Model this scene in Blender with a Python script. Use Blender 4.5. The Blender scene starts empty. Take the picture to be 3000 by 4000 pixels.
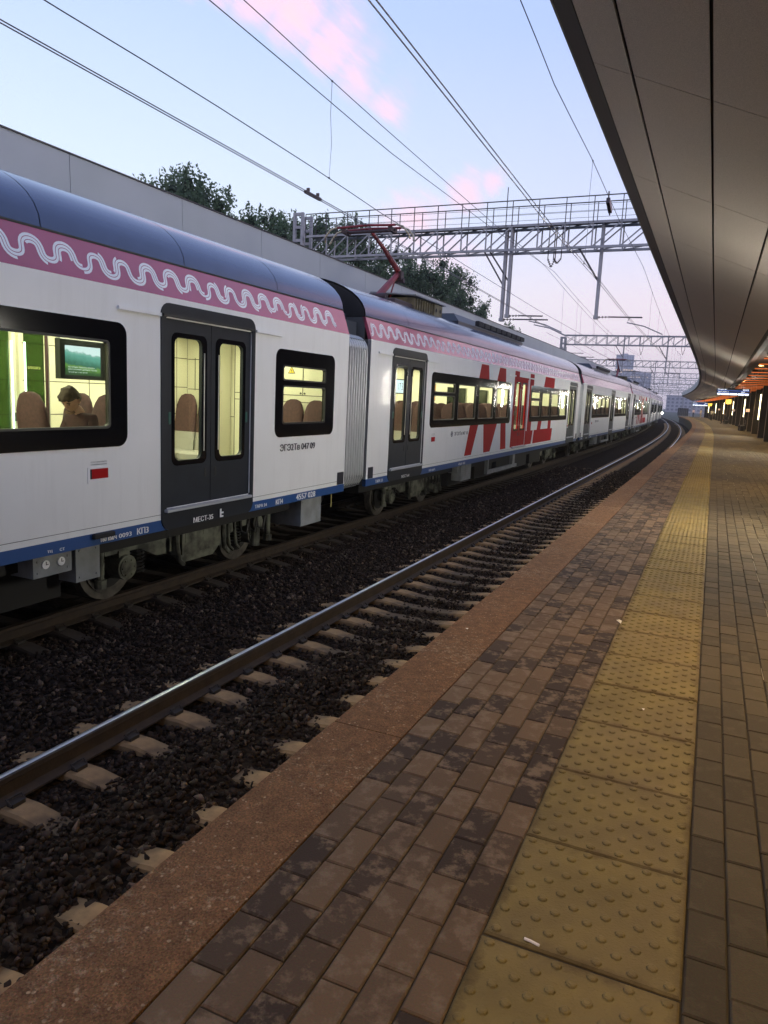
import bpy, bmesh, math, random
import numpy as np
from mathutils import Matrix, Vector
random.seed(7); RNG = np.random.default_rng(7)
SC = bpy.context.scene; COL = SC.collection
# ------------------------------------------------------------------ camera
CAM_H = 1.576
cd = bpy.data.cameras.new('camera'); cam = bpy.data.objects.new('camera', cd); COL.objects.link(cam)
cd.sensor_fit = 'VERTICAL'; cd.sensor_height = 36.0; cd.lens = 2846.94/4000*36.0
cd.clip_start = 0.05; cd.clip_end = 6000
_f = (0.0, 0.987381, -0.158363); _r = (0.998916, 0.007371, 0.045959); _u = (-0.046547, 0.158191, 0.986311)
cam.matrix_world = Matrix(((_r[0], _u[0], -_f[0], 0), (_r[1], _u[1], -_f[1], 0), (_r[2], _u[2], -_f[2], CAM_H), (0, 0, 0, 1)))
SC.camera = cam
# ------------------------------------------------------------------ exposure / world / sun
SC.view_settings.view_transform = 'Standard'; SC.view_settings.look = 'None'
SC.view_settings.exposure = 0.0; SC.view_settings.gamma = 1.0; SC.view_settings.use_curve_mapping = False
SC.render.engine = 'CYCLES'
SC.cycles.use_denoising = True; SC.cycles.denoiser = 'OPENIMAGEDENOISE'
SC.cycles.max_bounces = 6; SC.cycles.diffuse_bounces = 3; SC.cycles.glossy_bounces = 3
SC.cycles.transparent_max_bounces = 12; SC.cycles.transmission_bounces = 4; SC.cycles.volume_bounces = 0
SC.cycles.sample_clamp_indirect = 4.0; SC.cycles.caustics_reflective = False; SC.cycles.caustics_refractive = False
SUN_EL, SUN_ROT = math.radians(2.5), math.radians(-62)
SKY_STRENGTH = 0.15
W = bpy.data.worlds.new('World'); SC.world = W; W.use_nodes = True
nt = W.node_tree; nt.nodes.clear()
def wn(t, **k):
    n = nt.nodes.new(t)
    for a, v in k.items(): setattr(n, a, v)
    return n
def wl(a, b): nt.links.new(a, b)
def wmath(op, a, b=None, c=None):
    n = wn('ShaderNodeMath', operation=op)
    for i, x in enumerate((a, b, c)):
        if x is None: continue
        if isinstance(x, (int, float)): n.inputs[i].default_value = x
        else: wl(x, n.inputs[i])
    return n.outputs[0]
def wmix(fac, a, b, bt='MIX'):
    n = wn('ShaderNodeMix', data_type='RGBA', blend_type=bt, clamp_factor=True)
    for s, x in ((n.inputs[0], fac), (n.inputs[6], a), (n.inputs[7], b)):
        if isinstance(x, (int, float)): s.default_value = x
        elif isinstance(x, tuple): s.default_value = (*x, 1)
        else: wl(x, s)
    return n.outputs[2]
sky = wn('ShaderNodeTexSky', sky_type='NISHITA', sun_disc=False, sun_elevation=SUN_EL, sun_rotation=SUN_ROT,
         altitude=150, air_density=1.0, dust_density=0.6, ozone_density=2.0)
tc = wn('ShaderNodeTexCoord'); dirv = tc.outputs['Generated']
sep = wn('ShaderNodeSeparateXYZ'); wl(dirv, sep.inputs[0])
zc = wmath('MAXIMUM', sep.outputs[2], 0.0)
# dusk afterglow: pale bluish white low on the sunset side, lilac pink low on the far side, soft blue overhead
def wramp(fac, stops):
    n = wn('ShaderNodeValToRGB'); wl(fac, n.inputs[0]); e = n.color_ramp.elements
    e[0].position, e[0].color = stops[0][0], (*stops[0][1], 1); e[1].position, e[1].color = stops[-1][0], (*stops[-1][1], 1)
    for p_, c_ in stops[1:-1]:
        x = e.new(p_); x.color = (*c_, 1)
    return n.outputs[0]
glowA = wramp(zc, [(0.0, (.86, .90, 1.0)), (.12, (.86, .92, 1.0)), (.25, (.72, .83, 1.0)), (.45, (.49, .63, .95)), (1.0, (.34, .47, .84))])
glowB = wramp(zc, [(0.0, (1.0, .86, .92)), (.06, (1.0, .84, .90)), (.13, (.92, .79, .87)), (.22, (.68, .72, .95)), (.42, (.45, .57, .95)), (1.0, (.33, .46, .84))])
dp = wn('ShaderNodeVectorMath', operation='DOT_PRODUCT'); wl(dirv, dp.inputs[0])
dp.inputs[1].default_value = (math.sin(math.radians(-50)), math.cos(math.radians(-50)), 0)
side = wn('ShaderNodeMapRange', interpolation_type='SMOOTHSTEP'); wl(dp.outputs['Value'], side.inputs[0])
side.inputs[1].default_value = 0.30; side.inputs[2].default_value = 0.90
dusk = wmix(side.outputs[0], glowB, glowA)
nsky = wn('ShaderNodeVectorMath', operation='SCALE'); wl(sky.outputs[0], nsky.inputs[0]); nsky.inputs[3].default_value = SKY_STRENGTH
base = wmix(0.80, nsky.outputs[0], dusk)
# sunset-lit clouds
def blob(d, r, k):
    n = wn('ShaderNodeVectorMath', operation='DISTANCE'); wl(dirv, n.inputs[0]); n.inputs[1].default_value = d
    m = wn('ShaderNodeMapRange', interpolation_type='SMOOTHSTEP'); wl(n.outputs['Value'], m.inputs[0])
    m.inputs[1].default_value = r; m.inputs[2].default_value = 0.0; m.inputs[3].default_value = 0.0; m.inputs[4].default_value = k
    return m.outputs[0]
mr0 = wn('ShaderNodeMapping'); wl(dirv, mr0.inputs[0]); mr0.inputs['Rotation'].default_value = (0, -.59, 0); mp = wn('ShaderNodeMapping'); wl(mr0.outputs[0], mp.inputs[0]); mp.inputs['Scale'].default_value = (7, 4, 26)
noi = wn('ShaderNodeTexNoise'); wl(mp.outputs[0], noi.inputs[0]); noi.inputs['Scale'].default_value = 1.0; noi.inputs['Detail'].default_value = 8; noi.inputs['Roughness'].default_value = .62
acc = None
for d, r, k in (((-.20, .87, .445), .06, .8), ((-.16, .885, .435), .07, .95), ((-.125, .90, .418), .075, .95), ((-.09, .915, .395), .07, .85), ((-.06, .925, .372), .065, .65), ((-.10, .90, .42), .09, .5),
                ((-.02, .94, .345), .06, .4), ((.085, .962, .258), .05, .75), ((.115, .958, .266), .035, .7), ((.02, .975, .222), .09, .55), ((.06, .985, .17), .10, .5), ((-.24, .87, .43), .035, .6),
                ((.6, .75, .30), .4, .8), ((-.75, -.3, .5), .6, .7), ((.3, -.85, .45), .5, .8), ((.5, .2, .8), .4, .6)):
    b = blob(d, r, k); acc = b if acc is None else wmath('MAXIMUM', acc, b)
cm = wn('ShaderNodeMapRange', interpolation_type='SMOOTHSTEP'); wl(wmath('ADD', acc, wmath('MULTIPLY', wmath('SUBTRACT', noi.outputs['Fac'], 0.5), 1.7)), cm.inputs[0])
cm.inputs[1].default_value = 0.15; cm.inputs[2].default_value = 1.15
cloud = wmix(wmath('MULTIPLY', cm.outputs[0], wmath('MINIMUM', wmath('MULTIPLY', acc, 3.0), 1.0)), base, (1.0, .60, .66))
bg = wn('ShaderNodeBackground'); wl(cloud, bg.inputs[0]); bg.inputs[1].default_value = 1.43
wo = wn('ShaderNodeOutputWorld'); wl(bg.outputs[0], wo.inputs[0])
sd = bpy.data.lights.new('sun', 'SUN'); sd.energy = 0.12; sd.angle = math.radians(4); sd.color = (1.0, .72, .6)
sun = bpy.data.objects.new('sun', sd); COL.objects.link(sun)
sun.rotation_euler = (math.radians(90)-SUN_EL, 0, -SUN_ROT + math.pi)
LAMP = 3.0     # platform tube lamps
CABIN = 3.0    # carriage ceiling lights
# ------------------------------------------------------------------ alignment of the line (a gentle left curve)
_SN = np.array([-60, 0, 25, 50, 80, 110, 150, 200, 400.]); _K = np.array([-.13, -.13, -.15, .604, .857, .67, .425, .40, .40])*1e-3
_S = np.arange(-60, 400.01, .5); _TH = np.cumsum(np.interp(_S, _SN, _K))*.5
_i0 = 120; _TH = _TH-_TH[_i0]-0.4140976
_X = np.cumsum(np.cos(_TH))*.5; _Y = np.cumsum(np.sin(_TH))*.5; _X -= _X[_i0]; _Y -= _Y[_i0]
def Pn(s, o, z):
    s = np.asarray(s, float); x = np.interp(s, _S, _X); y = np.interp(s, _S, _Y); th = np.interp(s, _S, _TH)
    return np.stack(np.broadcast_arrays(-(y+o*np.cos(th)), x-o*np.sin(th), np.asarray(z, float)+0*s), -1)
def P(s, o, z): return Vector(Pn(s, o, z))
def TH(s): return float(np.interp(s, _S, _TH))
def frame(s, o, z):      # X along the track, Y to the left of it, Z up
    th = TH(s); p = P(s, o, z)
    return Matrix(((-math.sin(th), -math.cos(th), 0, p.x), (math.cos(th), -math.sin(th), 0, p.y), (0, 0, 1, p.z), (0, 0, 0, 1)))
# ------------------------------------------------------------------ materials
MATS = {}
def mat(name, col, rough=.6, metal=0.0, col2=None, nscale=6.0, bump=0.0, bscale=40.0, emit=None, estr=0.0, spec=.5, island=0.0, coat=0.0, detail=5, lo=.35, hi=.65, coords='Object'):
    if name in MATS: return MATS[name]
    m = bpy.data.materials.new(name); m.use_nodes = True; t = m.node_tree; b = t.nodes['Principled BSDF']
    b.inputs['Base Color'].default_value = (*col, 1); b.inputs['Roughness'].default_value = rough; b.inputs['Metallic'].default_value = metal
    b.inputs['Specular IOR Level'].default_value = spec
    if coat: b.inputs['Coat Weight'].default_value = coat; b.inputs['Coat Roughness'].default_value = .08
    if emit: b.inputs['Emission Color'].default_value = (*emit, 1); b.inputs['Emission Strength'].default_value = estr
    L = t.links.new; out = None
    if col2 or bump:
        tcn = t.nodes.new('ShaderNodeTexCoord')
        src = tcn.outputs['Object']
        if coords == 'World':
            g = t.nodes.new('ShaderNodeNewGeometry'); src = g.outputs['Position']
    if col2:
        n = t.nodes.new('ShaderNodeTexNoise'); n.inputs['Scale'].default_value = nscale; n.inputs['Detail'].default_value = detail; L(src, n.inputs['Vector'])
        r = t.nodes.new('ShaderNodeMapRange'); r.inputs[1].default_value = lo; r.inputs[2].default_value = hi; L(n.outputs['Fac'], r.inputs[0])
        mx = t.nodes.new('ShaderNodeMix'); mx.data_type = 'RGBA'; mx.inputs[6].default_value = (*col, 1); mx.inputs[7].default_value = (*col2, 1); L(r.outputs[0], mx.inputs[0])
        out = mx.outputs[2]
    if island:
        g2 = t.nodes.new('ShaderNodeNewGeometry'); oi = t.nodes.new('ShaderNodeObjectInfo')
        ad = t.nodes.new('ShaderNodeMath'); ad.operation = 'ADD'; L(g2.outputs['Random Per Island'], ad.inputs[0]); L(oi.outputs['Random'], ad.inputs[1])
        fr = t.nodes.new('ShaderNodeMath'); fr.operation = 'FRACT'; L(ad.outputs[0], fr.inputs[0])
        mr = t.nodes.new('ShaderNodeMapRange'); mr.inputs[3].default_value = 1-island; mr.inputs[4].default_value = 1+island; L(fr.outputs[0], mr.inputs[0])
        vs = t.nodes.new('ShaderNodeVectorMath'); vs.operation = 'SCALE'; L(mr.outputs[0], vs.inputs[3])
        if out: L(out, vs.inputs[0])
        else: vs.inputs[0].default_value = col
        out = vs.outputs[0]
    if out: L(out, b.inputs['Base Color'])
    if bump:
        n2 = t.nodes.new('ShaderNodeTexNoise'); n2.inputs['Scale'].default_value = bscale; n2.inputs['Detail'].default_value = 4; L(src, n2.inputs['Vector'])
        bp = t.nodes.new('ShaderNodeBump'); bp.inputs['Strength'].default_value = bump; bp.inputs['Distance'].default_value = .01; L(n2.outputs['Fac'], bp.inputs['Height']); L(bp.outputs[0], b.inputs['Normal'])
    MATS[name] = m; return m
def glass_mat(name, tint=(.9, .95, .9), refl=1.0):
    if name in MATS: return MATS[name]
    m = bpy.data.materials.new(name); m.use_nodes = True; t = m.node_tree; t.nodes.clear()
    o = t.nodes.new('ShaderNodeOutputMaterial'); tr = t.nodes.new('ShaderNodeBsdfTransparent'); tr.inputs[0].default_value = (*tint, 1)
    gl = t.nodes.new('ShaderNodeBsdfGlossy'); gl.inputs['Roughness'].default_value = .02; gl.inputs[0].default_value = (refl, refl, refl, 1)
    lw = t.nodes.new('ShaderNodeLayerWeight'); lw.inputs[0].default_value = .5; mx = t.nodes.new('ShaderNodeMixShader'); L = t.links.new
    pw = t.nodes.new('ShaderNodeMath'); pw.operation = 'POWER'; L(lw.outputs['Facing'], pw.inputs[0]); pw.inputs[1].default_value = 5.0
    fr = t.nodes.new('ShaderNodeMath'); fr.operation = 'MULTIPLY_ADD'; L(pw.outputs[0], fr.inputs[0]); fr.inputs[1].default_value = .45; fr.inputs[2].default_value = .025
    L(fr.outputs[0], mx.inputs[0]); L(tr.outputs[0], mx.inputs[1]); L(gl.outputs[0], mx.inputs[2]); L(mx.outputs[0], o.inputs[0])
    MATS[name] = m; return m
def emis(name, col, s): return mat(name, (0.0, 0.0, 0.0), .5, emit=col, estr=s, spec=0)
def brick_mat(name, cA, cB, pale, seed, palefac=.8):
    """per-paver colour between two clays, with pale bloom stains of their own"""
    m = bpy.data.materials.new(name); m.use_nodes = True; t = m.node_tree; b = t.nodes['Principled BSDF']; L = t.links.new; N = t.nodes.new
    g = N('ShaderNodeNewGeometry'); oi = N('ShaderNodeObjectInfo')
    ad = N('ShaderNodeMath'); ad.operation = 'ADD'; L(g.outputs['Random Per Island'], ad.inputs[0]); L(oi.outputs['Random'], ad.inputs[1])
    fr = N('ShaderNodeMath'); fr.operation = 'FRACT'; L(ad.outputs[0], fr.inputs[0])
    mx = N('ShaderNodeMix'); mx.data_type = 'RGBA'; mx.inputs[6].default_value = (*cA, 1); mx.inputs[7].default_value = (*cB, 1); sg = N('ShaderNodeMapRange'); sg.interpolation_type = 'SMOOTHSTEP'; sg.inputs[1].default_value = .12; sg.inputs[2].default_value = .88; L(fr.outputs[0], sg.inputs[0]); L(sg.outputs[0], mx.inputs[0])
    n = N('ShaderNodeTexNoise'); n.inputs['Scale'].default_value = 11; n.inputs['Detail'].default_value = 7; n.inputs['Roughness'].default_value = .66; n.noise_dimensions = '4D'; L(g.outputs['Position'], n.inputs['Vector'])
    fm = N('ShaderNodeMath'); fm.operation = 'MULTIPLY'; fm.inputs[1].default_value = 40; L(fr.outputs[0], fm.inputs[0]); L(fm.outputs[0], n.inputs['W'])
    r = N('ShaderNodeMapRange'); r.inputs[1].default_value = .50; r.inputs[2].default_value = .60; r.inputs[4].default_value = palefac; L(n.outputs['Fac'], r.inputs[0])
    m2 = N('ShaderNodeMix'); m2.data_type = 'RGBA'; m2.inputs[7].default_value = (*pale, 1); L(r.outputs[0], m2.inputs[0]); L(mx.outputs[2], m2.inputs[6])
    n2 = N('ShaderNodeTexNoise'); n2.inputs['Scale'].default_value = 160; n2.inputs['Detail'].default_value = 3; L(g.outputs['Position'], n2.inputs['Vector'])
    m3 = N('ShaderNodeMix'); m3.data_type = 'RGBA'; m3.blend_type = 'MULTIPLY'; m3.inputs[0].default_value = .45; L(m2.outputs[2], m3.inputs[6]); L(n2.outputs['Color'], m3.inputs[7])
    n3 = N('ShaderNodeHueSaturation'); n3.inputs['Saturation'].default_value = .95; n3.inputs['Value'].default_value = 1.2; L(m3.outputs[2], n3.inputs['Color'])
    L(n3.outputs[0], b.inputs['Base Color']); b.inputs['Roughness'].default_value = .85; b.inputs['Specular IOR Level'].default_value = .18
    bp = N('ShaderNodeBump'); bp.inputs['Strength'].default_value = .25; bp.inputs['Distance'].default_value = .004; L(n2.outputs['Fac'], bp.inputs['Height']); L(bp.outputs[0], b.inputs['Normal'])
    return m
# ------------------------------------------------------------------ mesh helpers
class MB:
    def __init__(s): s.v = []; s.f = []; s.mi = []
    def add(s, vs, fs, mi=0):
        n = len(s.v); s.v += [tuple(p) for p in vs]; s.f += [tuple(i+n for i in f) for f in fs]; s.mi += [mi]*len(fs); return s
    def box(s, x0, x1, y0, y1, z0, z1, mi=0, M=None):
        v = [(x, y, z) for z in (z0, z1) for y in (y0, y1) for x in (x0, x1)]
        if M is not None: v = [M @ Vector(p) for p in v]
        return s.add(v, [(0, 2, 3, 1), (4, 5, 7, 6), (0, 1, 5, 4), (2, 6, 7, 3), (0, 4, 6, 2), (1, 3, 7, 5)], mi)
    def cbox(s, x0, x1, y0, y1, z0, z1, c, mi=0):     # box with chamfered top and sides
        v = []
        for (z, i) in ((z0, 0), (z1-c, 0), (z1, c)):
            v += [(x0+i, y0+i, z), (x1-i, y0+i, z), (x1-i, y1-i, z), (x0+i, y1-i, z)]
        f = [(3, 2, 1, 0), (8, 9, 10, 11)]
        for k in (0, 4):
            for i in range(4): f.append((k+i, k+(i+1) % 4, k+4+(i+1) % 4, k+4+i))
        return s.add(v, f, mi)
    def tube(s, pts, r, n=6, mi=0, caps=True, closed=False):
        pts = [Vector(p) for p in pts]; v = []; m = len(pts)
        for i, p in enumerate(pts):
            if closed: d = pts[(i+1) % m]-pts[i-1]
            else: d = pts[min(i+1, m-1)]-pts[max(i-1, 0)]
            d.normalize(); a = d.cross(Vector((0, 0, 1)))
            if a.length < .05: a = d.cross(Vector((1, 0, 0)))
            a.normalize(); b = d.cross(a); rr = r[i] if isinstance(r, (list, tuple)) else r
            v += [p+a*(rr*math.cos(6.28318*k/n))+b*(rr*math.sin(6.28318*k/n)) for k in range(n)]
        f = []
        for i in range(m if closed else m-1):
            j = (i+1) % m
            for k in range(n): f.append((i*n+k, i*n+(k+1) % n, j*n+(k+1) % n, j*n+k))
        if caps and not closed: f.append(tuple(range(n))[::-1]); f.append(tuple((m-1)*n+k for k in range(n)))
        return s.add(v, f, mi)
    def bar(s, a, b, w, h=None, mi=0): 
        a = Vector(a); b = Vector(b); d = b-a; l = d.length; q = d.to_track_quat('X', 'Z').to_matrix().to_4x4(); h = h or w
        return s.box(0, l, -w/2, w/2, -h/2, h/2, mi, Matrix.Translation(a) @ q)
    def prism(s, poly, y0, y1, mi=0):      # polygon in x,z extruded along y
        n = len(poly); v = [(x, y0, z) for x, z in poly]+[(x, y1, z) for x, z in poly]
        return s.add(v, [tuple(range(n)), tuple(range(n, 2*n))[::-1]]+[(i, i+n, (i+1) % n+n, (i+1) % n) for i in range(n)], mi)
    def cyl(s, a, b, r, n=16, mi=0): return s.tube([a, b], r, n, mi)
    def ball(s, c, r, mi=0, n=8, m=6):
        rx, ry, rz = r if isinstance(r, tuple) else (r, r, r); v = []; f = []
        for i in range(m+1):
            t = math.pi*i/m
            for k in range(n): v.append((c[0]+rx*math.sin(t)*math.cos(6.28318*k/n), c[1]+ry*math.sin(t)*math.sin(6.28318*k/n), c[2]+rz*math.cos(t)))
        for i in range(m):
            for k in range(n): f.append((i*n+k, (i+1)*n+k, (i+1)*n+(k+1) % n, i*n+(k+1) % n))
        return s.add(v, f, mi)
    def sweep(s, prof, ss, mi=0, closed=True, caps=True):   # profile of (o,z) along the line
        n = len(prof); a = np.stack([Pn(np.array(ss, float), o, z) for o, z in prof], 1)
        v = a.reshape(-1, 3).tolist(); f = []; m = len(ss)
        for i in range(m-1):
            for k in range(n if closed else n-1): f.append((i*n+k, (i+1)*n+k, (i+1)*n+(k+1) % n, i*n+(k+1) % n))
        if caps and closed: f.append(tuple(range(n))); f.append(tuple((m-1)*n+k for k in range(n))[::-1])
        return s.add(v, f, mi)
    def mesh(s, name, smooth=False):
        me = bpy.data.meshes.new(name); me.from_pydata(s.v, [], s.f)
        if any(s.mi): me.polygons.foreach_set('material_index', s.mi)
        if smooth: me.polygons.foreach_set('use_smooth', [True]*len(s.f))
        return me
def link(name, me, mats, parent=None, world=False, smooth=False, fix=True):
    o = bpy.data.objects.new(name, me); COL.objects.link(o)
    for m in (mats if isinstance(mats, (list, tuple)) else [mats]): me.materials.append(m)
    if parent:
        o.parent = parent
        if world: me.transform(ROOTM[parent.name].inverted())
    if fix:
        bm = bmesh.new(); bm.from_mesh(me); bmesh.ops.recalc_face_normals(bm, faces=bm.faces); bm.to_mesh(me); bm.free()
    return o
def build(name, mb, mats, parent=None, world=False, smooth=False, fix=True):
    return link(name, mb.mesh(name, smooth), mats, parent, world, smooth, fix)
ROOTM = {}
def tag(o, label=None, cat=None, group=None, kind=None):
    for k, v in (('label', label), ('category', cat), ('group', group), ('kind', kind)):
        if v: o[k] = v
    return o
def thing(name, label, cat, M=None, group=None, kind=None):
    o = bpy.data.objects.new(name, None); COL.objects.link(o); o.empty_display_size = .2
    M = M if M is not None else Matrix.Identity(4)
    if not isinstance(M, Matrix): M = Matrix.Translation(Vector(M))
    o.matrix_world = M; ROOTM[o.name] = M.copy(); return tag(o, label, cat, group, kind)
def copy_tree(o, M=None, parent=None):
    c = o.copy(); COL.objects.link(c)
    if parent: c.parent = parent
    if M is not None: c.matrix_world = M; ROOTM[c.name] = M.copy()
    for ch in list(KIDS(o)): copy_tree(ch, None, c)
    return c
def KIDS(o): return [x for x in o.children]
def rrect(x0, x1, z0, z1, r, n=5):
    pts = []
    for cx, cz, a in ((x1-r, z1-r, 0), (x0+r, z1-r, 90), (x0+r, z0+r, 180), (x1-r, z0+r, 270)):
        for k in range(n+1):
            t = math.radians(a+90*k/n); pts.append((cx+r*math.cos(t), cz+r*math.sin(t)))
    return pts
def plate(loops, y, th, mb=None, mi=0):
    """flat plate with holes: loops of (x,z), face at y (towards -y), thickness th"""
    cu = bpy.data.curves.new('c', 'CURVE'); cu.dimensions = '2D'; cu.fill_mode = 'BOTH'; cu.extrude = th/2
    for lp in loops:
        sp = cu.splines.new('POLY'); sp.points.add(len(lp)-1); sp.use_cyclic_u = True
        for i, (x, z) in enumerate(lp): sp.points[i].co = (x, z, 0, 1)
    ob = bpy.data.objects.new('c', cu); me = ob.to_mesh()
    vs = [(v.co.x, y+th/2-v.co.z, v.co.y) for v in me.vertices]; fs = [tuple(p.vertices) for p in me.polygons]
    ob.to_mesh_clear(); bpy.data.objects.remove(ob); bpy.data.curves.remove(cu)
    mb = mb or MB(); return mb.add(vs, fs, mi)
def text_mb(body, x0, x1, z0, z1, y, mb=None, mi=0, mirror=False, bold=0.0):
    cu = bpy.data.curves.new('t', 'FONT'); cu.body = body; cu.resolution_u = 4 if 'Э' in body else 2
    ob = bpy.data.objects.new('t', cu); me = ob.to_mesh(); a = np.array([v.co[:] for v in me.vertices]); fs = [tuple(p.vertices) for p in me.polygons]
    ob.to_mesh_clear(); bpy.data.objects.remove(ob); bpy.data.curves.remove(cu)
    mb = mb or MB()
    if len(a) == 0: return mb
    lo, hi = a.min(0), a.max(0); u = (a[:, 0]-lo[0])/(hi[0]-lo[0]); w = (a[:, 1]-lo[1])/(hi[1]-lo[1])
    if mirror: u = 1-u
    sh = [0.0] if bold <= 0 else [-bold*.55, 0.0, bold*.55]
    for i, s_ in enumerate(sh):
        mb.add([(x0+p*(x1-x0)+s_*(z1-z0), y-.0006*i, z0+q*(z1-z0)) for p, q in zip(u, w)], fs, mi)
    return mb
# ================================================================== setting: ground, ballast
G = bpy.data.meshes.new('ground'); gm = MB()
gm.add([(-1800, -300, -1.9), (1800, -300, -1.9), (1800, 3200, -1.9), (-1800, 3200, -1.9)], [(0, 1, 2, 3)])
m_ground = mat('soil', (.045, .045, .03), .95, col2=(.03, .045, .018), nscale=.05, coords='World')
tag(build('ground', gm, m_ground), 'dark rough ground around the tracks', kind='structure')
O_N, O_F, ZR = 3.35, 7.54, -1.10      # near track, far track, rail head height
def zbal(s, o):
    """ballast surface"""
    s = np.asarray(s, float); o = np.asarray(o, float)
    z = -1.33+0*s+0*o
    near = np.clip((9.0-s)/3.5, 0, 1)
    z = z+.075*np.exp(-((o-5.45)/.62)**2)                               # shoulder between the tracks
    z = z+near*.078*np.exp(-((o-3.26)/.36)**2)+(1-near)*.016*np.exp(-((o-3.1)/.5)**2)
    z = z+.03*np.exp(-((o-7.54)/.45)**2)+.06*np.clip((s-20)/8, 0, 1)*np.exp(-((o-3.15)/.75)**4)
    z = z-.05*np.clip((1.85-o)/.4, 0, 1)
    z = z+.012*np.sin(s*2.3+o*3.1)*np.sin(s*.9-o*2.2)
    return z
def ballast_sheet():
    mb = MB(); os_ = np.concatenate([np.arange(1.3, 9.6, .16), [9.7]]); ss = np.concatenate([np.arange(-6, 30, .25), np.arange(30, 360, 2.0)])
    S_, O_ = np.meshgrid(ss, os_, indexing='ij'); Z_ = zbal(S_, O_)-.018
    pts = np.stack([Pn(S_[:, j], os_[j], Z_[:, j]) for j in range(len(os_))], 1)
    n = len(os_); v = pts.reshape(-1, 3).tolist(); f = [(i*n+k, (i+1)*n+k, (i+1)*n+k+1, i*n+k+1) for i in range(len(ss)-1) for k in range(n-1)]
    mb.add(v, f); return mb
def ballast_mat(name, bumpy):
    m = bpy.data.materials.new(name); m.use_nodes = True; t = m.node_tree; b = t.nodes['Principled BSDF']; L = t.links.new; N = t.nodes.new
    g = N('ShaderNodeNewGeometry'); v = N('ShaderNodeTexVoronoi'); v.inputs['Scale'].default_value = 19; L(g.outputs['Position'], v.inputs['Vector'])
    r = N('ShaderNodeValToRGB'); e = r.color_ramp.elements; e[0].color = (.006, .0045, .0035, 1); e[1].color = (.03, .021, .015, 1); e[1].position = .9
    sp = N('ShaderNodeSeparateColor'); L(v.outputs['Color'], sp.inputs[0]); L(sp.outputs[0], r.inputs[0]); L(r.outputs[0], b.inputs['Base Color']); b.inputs['Roughness'].default_value = 1.0; b.inputs['Specular IOR Level'].default_value = .05
    bp = N('ShaderNodeBump'); bp.inputs['Strength'].default_value = .9; bp.inputs['Distance'].default_value = .03; bp.invert = True; L(v.outputs['Distance'], bp.inputs['Height']); L(bp.outputs[0], b.inputs['Normal'])
    return m
m_balsheet = ballast_mat('ballast_bed', True)
tag(build('ballast_bed', ballast_sheet(), m_balsheet, smooth=True, fix=False), 'dark brown ballast bed under both tracks', kind='structure')
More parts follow.
